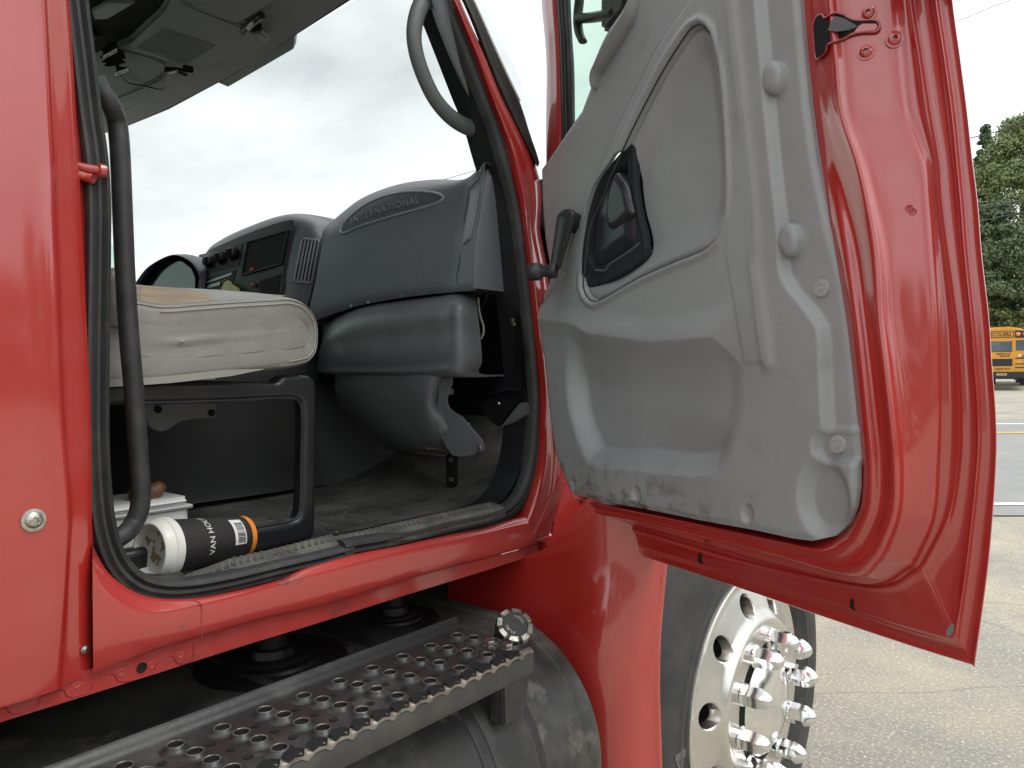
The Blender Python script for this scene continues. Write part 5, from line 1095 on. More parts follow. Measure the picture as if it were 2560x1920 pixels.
# lower bolster (box front) and heater housing
HV = dash
b_top = [(806, 800), (850, 775), (913, 757), (1003, 745), (1094, 735), (1150, 727), (1190, 722)]
b_fold = [(806, 845), (836, 818), (900, 788), (1003, 772), (1094, 763), (1146, 758), (1192, 762)]
b_mid = [(798, 880), (832, 868), (900, 858), (1003, 848), (1094, 838), (1147, 830), (1200, 832)]
b_low = [(794, 915), (830, 915), (900, 915), (1003, 912), (1094, 905), (1148, 896), (1205, 900)]
b_bot = [(796, 934), (830, 936), (900, 938), (1003, 940), (1094, 940), (1150, 940), (1202, 934)]
yv = [1.15, 1.10, 1.088, 1.078, 1.068, 1.063, 1.12]
def rb(r, o): return [PY(a, b, y+o) for (a, b), y in zip(r, yv)]
B0 = rb(b_top, .10); Bb = rb(b_bot, .012)
patch('knee_bolster', [[p+Vector((0, .06, .02)) for p in B0], B0, rb(b_fold, .01), rb(b_mid, 0), rb(b_low, .0), Bb, [p+Vector((0, .10, -.004)) for p in Bb]], DASHD, HV, n=60, subx=6, angle=70)
h_rows = [[(840, 925), (900, 930), (1003, 935), (1080, 936), (1110, 938), (1130, 940)], [(838, 975), (895, 985), (1000, 990), (1075, 975), (1098, 972), (1120, 970)], [(858, 1020), (920, 1035), (1010, 1040), (1075, 1020), (1096, 1012), (1114, 1004)],
          [(905, 1075), (960, 1085), (1040, 1088), (1090, 1062), (1120, 1045), (1136, 1034)], [(960, 1118), (1005, 1122), (1070, 1122), (1105, 1100), (1145, 1078), (1172, 1060)], [(1012, 1136), (1045, 1139), (1085, 1140), (1118, 1133), (1165, 1116), (1204, 1098)], [(1040, 1139), (1065, 1141), (1095, 1142), (1130, 1142), (1175, 1139), (1206, 1125)]]
h_y = [[1.12, 1.096, 1.085, 1.078, 1.10, 1.14], [1.125, 1.096, 1.084, 1.078, 1.10, 1.14], [1.14, 1.10, 1.088, 1.082, 1.105, 1.15], [1.16, 1.115, 1.10, 1.092, 1.115, 1.16], [1.19, 1.15, 1.13, 1.115, 1.13, 1.17], [1.24, 1.21, 1.19, 1.18, 1.18, 1.20], [1.28, 1.26, 1.25, 1.24, 1.22, 1.22]]
hh = patch('heater_housing', [[PY(a, b, y) for (a, b), y in zip(r, yy)] for r, yy in zip(h_rows, h_y)], DASHD, HV, n=50, subx=6, angle=70)
fl_ = px('G', [(962, 262), (1048, 255), (1040, 300), (1012, 400), (1012, 432), (1030, 470), (1062, 502), (1110, 535), (1150, 572), (1205, 640), (1252, 692), (1268, 742), (1240, 765), (1200, 792), (1120, 806), (1050, 800), (1010, 740), (985, 690), (950, 630), (945, 560), (955, 420)])
fl_ = [(a+random.uniform(-1.5, 1.5), b+random.uniform(-1.5, 1.5)) for a, b in fl_]
prism('housing_flange', [PY(a, b, 1.098+.00022*max(0, b-1040)+.0001*max(0, a-1110)) for a, b in fl_], Vector((0, .006, 0)), DASH, HV, .001)
MUD = mat('dried_mud', (.20, .16, .11), .9, var=(.10, .085, .065), vscale=50)
for pts in ([(760, 800), (850, 775), (950, 790), (1020, 795)], [(880, 745), (960, 750), (1010, 770)], [(1060, 800), (1130, 780), (1190, 745)], [(945, 560), (965, 620), (1005, 690), (1020, 730)]):
    q_ = [PY(a, b, 1.09+.00035*max(0, (b-1040))) for a, b in px('G', pts)]; th_ = bvh(hh); q_ = [hitp(th_, a, b, .001) or c for (a, b), c in zip(px('G', pts), q_)]
    tube('mud_streak', q_, .0028, MUD, HV, n=16, k=6, scale=[.3+.9*random.random() for _ in range(16)])
CLIPM = mat('clip_steel', (.42, .41, .39), .4, .8)
for a, b in px('G', [(1035, 358), (1148, 592), (1245, 742)]):
    p = PY(a, b, 1.12); box('spring_clip', p, (.016, .012, .013), CLIPM, HV, bevel=.002); lathe('clip_screw', [(.0001, .004), (.0035, .003), (.004, 0)], frame(p+Vector((.004, -.007, 0)), Vector((1, 0, 0)), Vector((0, 0, 1)), Vector((0, -1, 0))), CHROME, HV, k=12)
tube('white_cable', [PY(a, b, 1.17) for a, b in px('F', [(1232, 950), (1236, 1020), (1250, 1090), (1268, 1150), (1268, 1200), (1252, 1235)])], .0022, mat('cable_white', (.55, .52, .44), .5), HV, n=24, k=8)
tube('dark_cable', [PY(a, b, 1.22) for a, b in px('F', [(1290, 895), (1285, 960), (1260, 1010), (1245, 1060)])], .003, BLK, HV, n=20, k=8)
# kick panel and dark recess by the front jamb
kp0 = px('G', [(1260, 420), (1340, 320), (1400, 240), (1440, 150), (1450, 20), (1430, -200)]); kp1 = px('G', [(1290, 395), (1420, 350), (1530, 345), (1530, 230), (1530, 20), (1500, -200)])
patch('kick_panel', [[PY(a, b, 1.22) for a, b in kp0], [PY((a+c)/2, (b+d)/2, 1.19) for (a, b), (c, d) in zip(kp0, kp1)], [PY(c, d, 1.17) for c, d in kp1]], BLK, HV, n=24, subx=4)
prism('pedal_box', [PY(a, b, 1.19) for a, b in px('G', [(1215, 450), (1290, 395), (1420, 345), (1530, 345), (1545, 430), (1510, 440), (1380, 600), (1340, 590), (1290, 540)])], Vector((0, .05, 0)), BLKG, HV, .004)
prism('bracket_plate', [PY(a, b, 1.185) for a, b in px('G', [(1385, 600), (1515, 435), (1545, 430), (1550, 520), (1480, 570)])], Vector((0, .02, 0)), mat('bracket_dark', (.10, .105, .11), .35), HV, .002)
lathe('panel_screw', [(.0001, .003), (.003, .0025), (.0045, 0)], frame(PY(*px('G', [(1372, 436)])[0], 1.186), Vector((1, 0, 0)), Vector((0, 0, 1)), Vector((0, -1, 0))), CHROME, HV, k=12)
patch('insulation_flap', [[PY(a, b, 1.24) for a, b in px('G', [(1440, 600), (1380, 700), (1310, 770)])], [PY(a, b, 1.22) for a, b in px('G', [(1500, 550), (1460, 680), (1420, 780)])]], mat('foam_cream', (.33, .31, .26), .8), HV, n=12, subx=4)
box('recess_back', Vector((-1.25, 1.42, 1.35)), (.55, .02, .75), VOID, HV)
box('foot_bracket', PY(*px('G', [(1050, 880)])[0], 1.2), (.022, .02, .085), BLK, HV, bevel=.003)
for a, b in px('G', [(1042, 830), (1045, 965)]): box('bracket_bolt', PY(a, b, 1.186), (.012, .006, .010), mat('bolt_grey', (.2, .2, .2), .5, .5), HV, bevel=.002)
for a, b in px('F', [(715, 940), (480, 985), (360, 1010), (1470, 1110), (1478, 1135)]): lathe('dash_screw', [(.0001, .004), (.0035, .0035), (.0045, 0)], frame(PY(a, b, 1.13), Vector((1, 0, 0)), Vector((0, 0, 1)), Vector((.2, -1, 0)).normalized()), STEEL, HV, k=12)
# ---------------------------------------------------------------- overhead
ZH, YH = 2.16, 1.12
def ceil_pt(a, b, dz=0):   # sloping headliner plane z = ZH + .25*(YH-y)
    return PN(a, b, Vector((0, .25, 1)), ZH+.25*YH+dz)
over = link(bpy.data.objects.new('headliner', None), truck, Matrix.Translation((-1.9, .8, 2.2)))
hl = px('A', [(490, -500), (490, 0), (520, 400), (560, 800), (640, 790), (770, 742), (1000, 640), (1300, 490), (1560, 345), (1745, 215), (2100, -20), (2600, -350)])
prism('headliner_panel', [ceil_pt(a, b, .0) for a, b in hl], Vector((0, .0, .03)), HEADL, over, .004)
sb = px('A', [(640, 790), (750, 752), (1000, 650), (1295, 492), (1352, 516), (1738, 292), (1745, 215), (2100, -12), (2600, -345), (2590, -370), (1700, 210), (1290, 440), (1000, 590), (760, 720)])
prism('windscreen_header', [ceil_pt(a, b, .012) for a, b in sb], Vector((0, .01, .02)), mat('header_black', (.035, .038, .04), .5), over, .002)
# overhead console with speaker grille
def cz_(c, pts, dz): return [ceil_pt(a, b, dz) for a, b in px(c, pts)]
con = cz_('A', [(640, 300), (760, 240), (950, 60), (1010, -60), (1090, 20), (1260, 90), (1420, 150), (1540, 215), (1600, 258), (1420, 370), (1200, 395), (1040, 390), (900, 345), (740, 300)], -.028)
prism('overhead_console', con, Vector((0, .01, .03)), mat('console_grey', (.26, .28, .295), .6, bump=.2, bscale=700), over, .010, 4)
V0 = cz_('A', [(815, 285), (1100, 380), (1275, 268), (975, 170)], -.0295)
nx_, ny_ = 19, 15; bm = bmesh.new()
for i in range(nx_):
    for j in range(ny_):
        u, v = i/(nx_-1), j/(ny_-1); p = (V0[0]*(1-u)+V0[1]*u)*(1-v)+(V0[3]*(1-u)+V0[2]*u)*v
        vs = [bm.verts.new(p+Vector((.0026*math.cos(k_*math.pi/3), .0026*math.sin(k_*math.pi/3), 0))) for k_ in range(6)]; bm.faces.new(vs)
frombm('speaker_holes', bm, VOID, over)['kind'] = 'stuff'
VIS = mat('visor_vinyl', (.27, .29, .305), .7, bump=.35, bscale=300)
prism('sun_visor', cz_('A', [(1010, -200), (1080, 0), (1150, 55), (1260, 100), (1400, 148), (1450, 135), (1560, 60), (1680, -20), (1700, -200)], -.045), Vector((0, 0, .02)), VIS, over, .008, 4)
prism('sun_visor', cz_('A', [(535, 345), (640, 290), (740, 300), (900, 345), (990, 390), (985, 420), (930, 470), (740, 560), (640, 600), (560, 640)], -.02), Vector((0, 0, .012)), VIS, over, .006, 3)
for q in ([(1440, 190), (1480, 150), (1550, 90)], [(985, 415), (1060, 420), (1110, 440)]):
    tube('visor_pivot', [ceil_pt(a, b, -.03) for a, b in px('A', q)], .009, BLK, over, n=8, k=10)
for q in ([(1470, 170), (1500, 130)], [(995, 432), (1050, 420)]): tube('visor_rod', [ceil_pt(a, b, -.042) for a, b in px('A', q)], .004, STEEL, over, k=8)
for q in ([(1480, 190), (1545, 175), (1555, 195), (1500, 212)], [(1080, 420), (1150, 432), (1130, 455), (1095, 450)]): prism('visor_clip', cz_('A', q, -.034), Vector((0, 0, .02)), BLK, over, .003)
prism('visor_roll', cz_('A', [(640, 600), (870, 505), (960, 460), (975, 500), (880, 545), (720, 625), (670, 640)], -.018), Vector((0, 0, .014)), HEADL, over, .006, 3)
prism('dark_cavity', cz_('A', [(490, -100), (900, -100), (940, 60), (760, 230), (640, 290), (530, 330), (510, 150)], -.012), Vector((0, 0, .008)), VOID, over)
prism('cavity_bracket', cz_('A', [(545, 70), (640, 15), (800, 20), (640, 115), (560, 118)], -.03), Vector((0, 0, .01)), mat('bracket_pale', (.36, .38, .36), .5), over, .002)
lathe('map_light', [(.022, 0), (.024, -.004), (.018, -.012), (.0001, -.014)], frame(ceil_pt(*px('A', [(530, 190)])[0], -.014), Vector((1, 0, 0)), Vector((0, 1, 0)), Vector((0, 0, 1))), BLKG, over, k=20)
tube('overhead_wire', [ceil_pt(a, b, -.03) for a, b in px('A', [(720, 450), (760, 490), (860, 510), (955, 530), (985, 505), (992, 440)])], .0022, BLK, over, n=40, k=6)
tube('overhead_wire', [ceil_pt(a, b, -.028) for a, b in px('A', [(860, 510), (850, 570), (800, 620), (722, 660)])], .0015, BLK, over, n=30, k=6)
# windscreen, roof and the far side of the cab
WG = glass('windscreen_glass', (.85, .872, .868))
ts = [ceil_pt(a, b, .012) for a, b in px('A', [(300, 850), (640, 790), (1000, 640), (1300, 490), (1745, 215), (2200, -60), (2700, -420)])]
bs = [Vector((p.x*1.0, p.y+.52, 1.45)) for p in ts]
patch('windscreen', [ts, [a.lerp(b_, .5)+Vector((0, .02, 0)) for a, b_ in zip(ts, bs)], bs], WG, truck, n=30, subx=6, angle=180)
XFAR = -2.95
roofv = [(-1.02, -.6, 2.42), (-1.02, .55, 2.42), (-1.12, .85, 2.3), (XFAR+.1, 1.05, 2.3), (XFAR, .55, 2.42), (XFAR, -.6, 2.42)]
prism('roof', [Vector(q) for q in roofv], Vector((0, 0, .03)), WALL, truck, .01)
box('back_wall', Vector(((XFAR+XI)/2, -.6, 1.7)), (XI-XFAR, .03, 1.45), WALL, truck)
prism('rear_side_lining', [Vector((XI-.05, y, z)) for y, z in ((-.6, .95), (.18, .95), (.18, 2.42), (-.6, 2.42))], Vector((-.02, 0, 0)), BLK, truck)
box('driver_door', Vector((XFAR, .45, 1.22)), (.05, 2.1, .55), WALL, truck)
box('driver_pillar', Vector((XFAR, -.3, 1.95)), (.05, .6, .95), WALL, truck)
prism('driver_window', [Vector((XFAR, y, z)) for y, z in ((0, 1.48), (1.3, 1.48), (.95, 2.42), (0, 2.42))], Vector((.004, 0, 0)), GLS, truck)
box('dash_top', Vector((-2.2, 1.42, 1.55)), (1.3, .3, .03), DASH, dash, bevel=.01)
box('hood', Vector((-1.97, 2.35, 1.22)), (1.5, 1.5, .5), RED, truck, bevel=.12, segs=5)
# ---------------------------------------------------------------- loose things in the cab
cc0 = CAM+ray(392, 1363)*1.085; ce0 = CAM+ray(640, 1360)*1.235
lid_r = .0445; cc0.z = ZF+.003+lid_r; base_r = .030; ce0.z = ZF+.004+base_r
cup = tag(link(bpy.data.objects.new('coffee_cup', None), None, Matrix.Translation(Vector((cc0.x, cc0.y, ZF+.004)))), 'black paper coffee cup with stained white lid lying on its side on the sill', 'cup')
ax = (ce0-cc0).normalized(); LEN = .150; up = (Vector((0, 0, 1))-ax*ax.z).normalized(); sd_ = ax.cross(up)
# local: x = side, y = up, z from lid towards base
MCup = frame(cc0, sd_, up, ax)
CUPM = mat('black_card', (.028, .026, .027), .5, bump=.08, bscale=400)
lathe('cup_body', [(.0405, .004), (.0405, .010), (base_r+.001, LEN-.006), (base_r, LEN), (base_r-.003, LEN), (base_r-.003, LEN-.006), (.0001, LEN-.006)], MCup, CUPM, cup, k=56)
lathe('base_band', [(base_r+.0023, LEN-.0085), (base_r+.0016, LEN+.0006), (base_r-.001, LEN+.0006)], MCup, mat('orange_print', (.85, .27, .03), .5), cup, k=56)
LIDM = mat('stained_lid', (.78, .78, .76), .35, var=(.72, .70, .64), vscale=30, var2=(.30, .22, .12), v2scale=38, v2lo=.66, v2hi=.72)
lid = lathe('lid', [(.0412, .016), (.0438, .015), (.0446, .010), (.0446, .004), (.0425, .002), (.0415, -.004), (.040, -.009), (.0375, -.012), (.0350, -.012), (.0335, -.009), (.0325, -.003), (.030, -.002), (.0001, -.002)], MCup, LIDM, cup, k=56)
STAIN = mat('coffee_stain', (.36, .27, .16), .35)
for a_, r0_, s_ in ((.4, .018, .010), (1.3, .024, .006), (2.6, .02, .009), (3.5, .026, .006), (5.2, .015, .008), (4.3, .008, .011), (1.9, .012, .005)):
    c = (r0_*math.cos(a_), r0_*math.sin(a_)); vs = [MCup @ Vector((c[0]+s_*(1+.5*math.sin(3*t+a_*5)+.3*math.sin(5*t))*math.cos(t)*.6, c[1]+s_*(1+.4*math.sin(2*t+a_))*math.sin(t)*.8, -.0024)) for t in np.linspace(0, 2*math.pi, 22)[:-1]]
    mesh('lid_stain', vs, [tuple(range(21))], STAIN, lid, False)
vs = [MCup @ Vector((.024+.003*math.cos(t), .0+.008*math.sin(t), -.0026)) for t in np.linspace(0, 2*math.pi, 16)[:-1]]; mesh('sip_hole', vs, [tuple(range(15))], VOID, lid, False)
tcup = bvh(bpy.data.objects['cup_body'])
PRN = mat('white_print', (.8, .8, .78), .5)
def cup_place(z0, z1, ang0, ang1, of=.0004):
    def f(u, v):
        a_ = ang0+(ang1-ang0)*u; z = z0+(z1-z0)*v; r_ = np.interp(z, [.010, LEN-.006], [.0405, base_r+.001])+of; return MCup @ Vector((r_*math.cos(a_), r_*math.sin(a_), z))
    return f
# side facing the camera: angle measured in the cup's cross-section
camdir = (CAM-cc0); ang_c = math.atan2(camdir.dot(up), camdir.dot(sd_))
sgn = 1 if math.sin(ang_c) >= 0 else 1
dirn = 1 if math.cos(ang_c) < 0 else -1
def upang(t): # t>0 climbs the visible side
    return ang_c + t*(1 if math.cos(ang_c) > 0 else -1)
text_on('cup_lettering', 'VAN HOUTTE', cup_place(.0700, .0605, upang(-.55), upang(1.75)), PRN, cup, thick=.0002, sub=1)
lab = cup_place(.108, .130, upang(-.35), upang(.95), .0003); V = []; F = []
for i in range(9):
    for j in range(3): V.append(lab(i/8, j/2))
for i in range(8):
    for j in range(2): F.append((i*3+j, (i+1)*3+j, (i+1)*3+j+1, i*3+j+1))
mesh('barcode_label', V, F, PRN, cup)
u = .06; bars = []
while u < .8:
    w_ = random.choice([.012, .012, .022, .03]); bars.append((u, u+w_)); u += w_+random.choice([.014, .02, .028])
V = []; F = []
for a_, b__ in bars:
    q = len(V); f5 = cup_place(.108, .130, upang(-.35), upang(.95), .0006)
    V += [f5(a_, .22), f5(b__, .22), f5(b__, .9), f5(a_, .9)]; F.append((q, q+1, q+2, q+3))
mesh('barcode_bars', V, F, mat('black_print', (.02, .02, .02), .5), cup, False)
# white lidded box under the seat with a brown glove on it
bc = PZ(477, 1306, ZF+.03); wb_ = tag(link(bpy.data.objects.new('storage_box', None), None, Matrix.Translation(Vector((bc.x-.05, bc.y-.06, ZF)))), 'white plastic lidded box behind the coffee cup under the seat', 'box')
Rz = Matrix.Rotation(math.radians(-14), 3, 'Z')
XQ = -1.17; rc = PX(477, 1290, XQ); hgt = PX(478, 1239, XQ).z-ZF
cen = Vector((XQ-.055, rc.y-.085, 0))
box('tub', Vector((cen.x, cen.y, ZF+hgt*.43)), (.11, .165, hgt*.85), WHITEP, wb_, bevel=.006)
box('lid', Vector((cen.x, cen.y, ZF+hgt*.925)), (.117, .172, hgt*.15), WHITEP, wb_, bevel=.008, segs=3)
box('lid_rim', Vector((cen.x, cen.y, ZF+hgt*.845)), (.123, .178, .005), WHITEP, wb_, bevel=.0025)
gl = [PX(a, b, XQ-.03) for a, b in px('I', [(900, 650), (960, 640), (1010, 635), (1060, 618), (1105, 600), (1135, 605)])]
LEATH = mat('brown_leather', (.16, .075, .035), .5, var=(.09, .05, .03), vscale=40, bump=.4, bscale=200)
glove = tube('work_glove', [p+Vector((0, 0, -.003)) for p in gl], .013, LEATH, None, n=26, k=12, scale=list(np.interp(np.linspace(0, 1, 26), [0, .1, .6, .85, 1], [.7, 1.1, 1.0, 1.0, .45])))
tag(glove, 'brown leather glove lying on the white lidded box', 'glove')
# air freshener hanging under the visor
fresh = tag(link(bpy.data.objects.new('air_freshener', None), None, Matrix.Translation(ceil_pt(*px('A', [(690, 370)])[0], -.06))), 'black tree shaped air freshener hanging below the sun visor', 'air freshener')
tre = px('A', [(640, 255), (690, 250), (700, 290), (735, 310), (745, 350), (720, 345), (745, 375), (715, 378), (700, 395), (765, 402), (770, 425), (690, 460), (678, 430), (690, 425), (685, 390), (640, 395), (615, 390), (635, 372), (600, 370), (630, 345), (590, 345), (615, 315), (600, 300)])
prism('card', [ceil_pt(a, b, -.05) for a, b in tre], Vector((0, 0, .0015)), mat('black_paper', (.006, .006, .007), .95, spec=.05), fresh)
q = cz_('A', [(612, 352), (697, 308), (692, 285), (608, 332)], -.0512); prism('name_patch', q, Vector((0, 0, .0004)), PRN, fresh)
PB = mat('black_lettering', (.015, .015, .015), .5)
q = cz_('A', [(616, 349), (694, 307), (691, 290), (612, 334)], -.0516); text_on('name_lettering', 'Little Trees', bilin(q), PB, fresh, thick=0, offset=.01)
q = cz_('A', [(685, 455), (765, 424), (760, 402), (680, 432)], -.0512); prism('scent_patch', q, Vector((0, 0, .0004)), PRN, fresh)
q = cz_('A', [(694, 446), (752, 424), (749, 411), (692, 432)], -.0516); text_on('scent_lettering', 'Black Ice', bilin(q), PB, fresh, thick=0, offset=.01)
# ---------------------------------------------------------------- school bus across the road
BY = mat('bus_yellow', (.78, .36, .03), .35, coat=.5, var=(.70, .32, .03), vscale=2)
BB = mat('bus_black', (.02, .02, .022), .45)
BW = mat('bus_glass', (.10, .12, .145), .12, coat=1)
D_B = 38.0
bc_ = CAM+ray(2502, 905)*D_B; gz = ground_z(bc_.x, bc_.y)
fw = Vector((bc_.x, bc_.y, 0)).normalized(); rt = Vector((fw.y, -fw.x, 0)); BO = Vector((bc_.x, bc_.y, (CAM+ray(2502, 967)*D_B).z))
bus = tag(link(bpy.data.objects.new('school_bus', None), None, Matrix.Translation(BO)), 'yellow school bus seen from behind across the road', 'bus')
MB_ = frame(BO, rt, fw, Vector((0, 0, 1)))      # x right, y away, z up, origin on the ground at the rear centre
def bp(x, y, z): return MB_ @ Vector((x, y, z))
sec = [(-1.2, .55), (-1.22, 1.0), (-1.22, 2.1), (-1.16, 2.55), (-1.0, 2.78), (-.7, 2.9), (-.3, 2.95), (.3, 2.95), (.7, 2.9), (1.0, 2.78), (1.16, 2.55), (1.22, 2.1), (1.22, 1.0), (1.2, .55)]
prism('body', [bp(x, .0, z) for x, z in sec], fw*9.5, BY, bus, .05, 3)
def bquad(nm_, x0, x1, z0, z1, m, dep=.02, y=-.03, bev=.02, par=None):
    return prism(nm_, [bp(x0, y, z0), bp(x1, y, z0), bp(x1, y, z1), bp(x0, y, z1)], fw*dep, m, par or bus, bev, 3)
bquad('rear_door', -.53, .53, .72, 2.42, BY, .03, -.02, .01)
bquad('window', -.47, .47, 1.72, 2.24, BW, .03, -.045, .06); bquad('window', -.42, .48, 1.02, 1.38, BB, .03, -.045, .06)
bquad('window', .62, 1.1, 1.78, 2.28, BW, .03, -.03, .05); bquad('window', -1.1, -.62, 1.78, 2.28, BW, .03, -.03, .05)
bquad('sign_panel', -.5, .5, 2.45, 2.72, BY, .03, -.05, .04)
sgn_ = bquad('sign_outline', -.53, .53, 2.42, 2.75, BB, .02, -.035, .05)
def btext(nm_, s, x0, x1, z0, z1, m, y=-.06): text_on(nm_, s, bilin([bp(x0, y, z0), bp(x1, y, z0), bp(x1, y, z1), bp(x0, y, z1)]), m, bus, thick=.003, offset=.02)
btext('sign_lettering', 'ECOLIERS', -.42, .42, 2.49, 2.69, BB)
btext('rear_lettering', 'ARRETEZ AUX', -.2, .42, 1.58, 1.66, BB, -.032); btext('rear_lettering', 'SIGNAUX', -.05, .38, 1.47, 1.55, BB, -.032); btext('rear_lettering', 'CLIGNOTANTS', -.25, .40, .84, .93, BB, -.032)
bquad('lamp_board', .58, 1.16, 2.4, 2.76, BB, .02, -.03, .03); bquad('lamp_board', -1.16, -.58, 2.4, 2.76, BB, .02, -.03, .03)
RL = mat('red_lamp', (.55, .02, .03), .2, coat=1); AL = mat('amber_lamp', (.75, .22, .04), .2, coat=1); WLp = mat('clear_lamp', (.7, .7, .68), .2, coat=1)
def lamp(x, z, r_, m): lathe('lamp', [(r_, 0), (r_, .03), (r_*.7, .05), (.001, .06)], frame(bp(x, -.03, z), rt, Vector((0, 0, 1)), -fw), m, bus, k=18)
for s_ in (-1, 1): lamp(.72*s_, 2.58, .10, AL); lamp(.99*s_, 2.58, .10, RL); lamp(.78*s_, 1.52, .07, WLp); lamp(.97*s_, 1.52, .085, RL); lamp(.99*s_, 1.26, .07, RL); 
for z in (1.40, 1.12, .95): bquad('rub_rail', .6, 1.21, z-.025, z+.025, BB, .03, -.03, .005); bquad('rub_rail', -1.21, -.6, z-.025, z+.025, BB, .03, -.03, .005)
bquad('bumper', -1.2, 1.2, .42, .74, BB, .2, -.18, .03); bquad('number_plate', -.18, .25, .56, .66, mat('plate_yellow', (.7, .55, .25), .5), .01, -.195, .003)
btext('plate_lettering', 'L42186', -.14, .21, .58, .64, BB, -.2)
lathe('roof_lamp', [(.05, 0), (.05, .05), (.03, .08), (.001, .085)], frame(bp(-.02, .4, 2.94), rt, fw, Vector((0, 0, 1))), BB, bus, k=14)
tube('aerial', [bp(.3, .5, 2.9), bp(.27, .5, 3.6)], .012, BB, bus, k=6)
for s_ in (-1, 1):
    for y in (2.6, 7.6): lathe('wheel', [(.2, -.14), (.48, -.14), (.5, -.1), (.5, .1), (.48, .14), (.2, .14)], frame(bp(s_*.98, y, .5), fw, Vector((0, 0, 1)), rt), BB, bus, k=24)
box('chassis', bp(0, 4.5, .55), (1.6, 8.5, .35), BB, bus, M=Matrix(((rt.x, fw.x, 0), (rt.y, fw.y, 0), (0, 0, 1))))
# ---------------------------------------------------------------- trees
def leafmat(nm_, c, c2):
    m = mat(nm_, c, .55, var=c2, vscale=.9, vlo=.38, vhi=.62, vdetail=4); b = m.node_tree.nodes['Principled BSDF']
    try: b.inputs['Subsurface Weight'].default_value = 0
    except Exception: pass
    return m
LF = [leafmat('leaf_mid', (.13, .18, .06), (.20, .25, .09)), leafmat('leaf_dark', (.075, .115, .05), (.115, .16, .065)), leafmat('leaf_light', (.17, .22, .07), (.12, .165, .055))]
BARK = mat('bark', (.10, .08, .06), .9, var=(.06, .05, .04), vscale=8, bump=.6, bscale=20, bdist=.02)
def leaf_mesh(nm_, P, D_, ls, m, rg_):
    """one four-sided leaf per point P, facing roughly D_"""
    n = len(P); N = D_+rg_.normal(size=(n, 3))*.6+np.array([0, 0, .5]); N /= np.linalg.norm(N, axis=1)[:, None]
    X_ = np.cross(N, rg_.normal(size=(n, 3))); X_ /= np.linalg.norm(X_, axis=1)[:, None]; Y_ = np.cross(N, X_); s_ = (ls*rg_.uniform(.6, 1.3, n))[:, None]
    V = np.stack([P-X_*s_*.5, P+Y_*s_*.34, P+X_*s_*.6, P-Y_*s_*.34], 1).reshape(-1, 3)
    me = bpy.data.meshes.new(nm_); me.vertices.add(4*n); me.vertices.foreach_set('co', V.astype(np.float32).ravel()); me.loops.add(4*n); me.loops.foreach_set('vertex_index', np.arange(4*n, dtype=np.int32))
    me.polygons.add(n); me.polygons.foreach_set('loop_start', np.arange(0, 4*n, 4, dtype=np.int32)); me.update(calc_edges=True); finish(me, m, False); return me
def clump(C_, cs, nleaf, rg_, flat=.72):
    d = rg_.normal(size=(nleaf, 3)); d /= np.linalg.norm(d, axis=1)[:, None]; return C_+d*(cs*rg_.uniform(.55, 1.05, nleaf)[:, None])*[1.15, 1.15, flat], d
def crown_mesh(nm_, h, rad_, base, nclump, nleaf, ls, m, kind='broad', seed=1):
    rg_ = np.random.default_rng(seed); PP = []; DD_ = []
    for c in range(nclump):
        if kind == 'broad':
            t = rg_.random()**.8; z = base+(h-base)*t; R_ = rad_*math.sin(math.pi*min(.97, (.16+.84*t)**.8))**.7
            a = rg_.random()*6.283; q = R_*math.sqrt(rg_.uniform(.12, 1.2)); cs = rad_*rg_.uniform(.07, .2)
        else:
            t = rg_.random(); z = base+(h-base)*t; R_ = rad_*(1-t)**.9+.15; a = rg_.random()*6.283; q = R_*math.sqrt(rg_.uniform(.25, 1)); cs = rad_*(.22*(1-t)+.07)
        p, d = clump(np.array([q*math.cos(a), q*math.sin(a), z]), cs, nleaf, rg_); PP.append(p); DD_.append(d)
    return leaf_mesh(nm_, np.concatenate(PP), np.concatenate(DD_), ls, m, rg_)
def trunk_bm(h, r_, base, rad_, seed, kind):
    rg_ = random.Random(seed); paths = [([Vector((0, 0, -.3)), Vector((.1, .05, h*.3)), Vector((-.05, .1, h*.6)), Vector((0, 0, h*.93))], [r_*1.2, r_*.85, r_*.5, r_*.08])]
    for i in range(9 if kind == 'broad' else 5):
        z = base+(h-base)*rg_.uniform(.0, .55); a = rg_.random()*6.28; l = rad_*rg_.uniform(.5, .9)
        paths.append(([Vector((0, 0, z)), Vector((l*.5*math.cos(a), l*.5*math.sin(a), z+l*.35)), Vector((l*math.cos(a), l*math.sin(a), z+l*.8))], [r_*.35, r_*.22, r_*.05]))
    V = []; F = []
    for pts, rs in paths:
        path = crom(pts, 10); sc = np.interp(np.linspace(0, 1, 10), np.linspace(0, 1, len(rs)), rs); b0 = len(V)
        for i, p in enumerate(path):
            for k_ in range(8): V.append(p+Vector((math.cos(k_*.785)*sc[i], math.sin(k_*.785)*sc[i], 0)))
        for i in range(9):
            for k_ in range(8): F.append((b0+i*8+k_, b0+i*8+(k_+1) % 8, b0+(i+1)*8+(k_+1) % 8, b0+(i+1)*8+k_))
    me = bpy.data.meshes.new('trunk'); me.from_pydata([tuple(v) for v in V], [], F); finish(me, BARK); return me
def tree(x, y, h, rad_, base, kind, m, seed, label, nc=170, nl=95, ls=.34):
    z = ground_z(x, y); t = tag(link(bpy.data.objects.new('broadleaf_tree' if kind == 'broad' else 'conifer_tree', None), None, Matrix.Translation((x, y, z))), label, 'tree', 'trees behind the bus')
    M = Matrix.Translation((x, y, z)); inst('trunk', trunk_bm(h, h*.018, base, rad_, seed, kind), M, t); inst('crown', crown_mesh('crown', h, rad_, base, nc, nl, ls, m, kind, seed), M, t)
def at(pxx, D): p = CAM+ray(pxx, 880)*D; return p.x, p.y
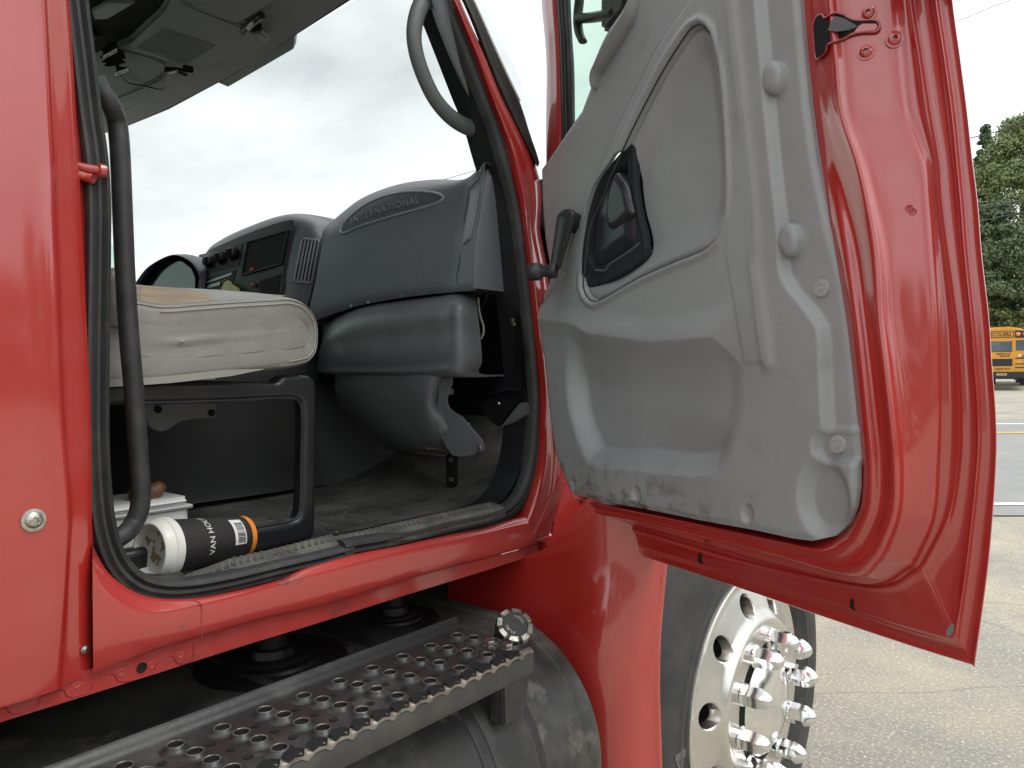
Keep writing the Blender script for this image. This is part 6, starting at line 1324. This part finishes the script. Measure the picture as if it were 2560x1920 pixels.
tree(*at(2462, 58), 19.2, 2.6, 1.5, 'conifer', LF[1], 3, 'slim dark conifer whose tip stands just right of the door edge', 300, 130, .16)
tree(*at(2555, 54), 18.3, 5.2, 1.5, 'broad', LF[0], 4, 'tall broadleaf tree filling the right edge above the bus', 420, 170, .19)
tree(*at(2478, 50), 11.5, 4.0, .8, 'broad', LF[1], 5, 'dark leafy tree directly behind the bus roof, left of the tall one', 320, 150, .17)
tree(*at(2580, 49), 9.5, 4.0, .6, 'broad', LF[2], 6, 'lower bright leafy tree behind the right half of the bus', 280, 150, .17)
# a wood on the other side of the yard: only mirrored in the paint
def wood(nm_, seed, a0, da, n, dmin, dmax, h0, h1, nc, nl, label):
    rg_ = np.random.default_rng(seed); PP = []; DD_ = []
    for i in range(n):
        a = math.radians(a0+i*da); d_ = rg_.uniform(dmin, dmax); cx_, cy_ = d_*math.cos(a), d_*math.sin(a); h = rg_.uniform(h0, h1); z0 = ground_z(cx_, cy_)
        for c in range(nc):
            t = rg_.random(); p, d = clump(np.array([cx_+rg_.normal()*2.3*(1.2-t), cy_+rg_.normal()*2.3*(1.2-t), z0+h*t]), 1.1, nl, rg_, 1.0); PP.append(p); DD_.append(d)
    o = link(bpy.data.objects.new(nm_, leaf_mesh(nm_, np.concatenate(PP), np.concatenate(DD_), .75, LF[1], rg_))); o['kind'] = 'stuff'; o['label'] = label; o['category'] = 'wood'
wood('wood', 11, -80, 5.4, 26, 46, 58, 7, 12, 60, 22, 'dark wood across the yard mirrored in the red paint')
wood('distant_wood', 12, 101, 1.7, 40, 95, 120, 5, 9, 40, 16, 'distant wood on the skyline beyond the road')
# ---------------------------------------------------------------- overhead wires
WM_ = mat('wire_black', (.03, .03, .03), .6)
def wire(a, b, D, r_, label):
    p, q = CAM+ray(*a)*D, CAM+ray(*b)*D; d_ = q-p; pts = [p-d_*3, p, q, q+d_*3]; n = 40; P = []
    for i in range(n):
        f_ = -2+5*i/(n-1); v = p+d_*f_; P.append(v+Vector((0, 0, .00012*d_.length**2*((f_-.5)**2))))
    o = tube('power_line', P, r_, WM_, None, k=6); tag(o, label, 'cable', 'overhead wires')
wire((2423, 346), (2560, 312), 30, .022, 'single overhead wire crossing in front of the tree tops')
wire((2444, 525), (2560, 499), 30, .024, 'upper of the two close overhead wires above the bus')
wire((2448, 554), (2560, 529), 30, .022, 'lower of the two close overhead wires above the bus')
wire((2390, 54), (2530, -2), 32, .012, 'thin overhead wire in the sky beside the door top')
wire((2381, 8), (2408, -3), 32, .010, 'faint wire at the very top right of the sky')
wire((1120, 446), (1190, 426), 25, .010, 'faint wire in the sky above the dashboard')
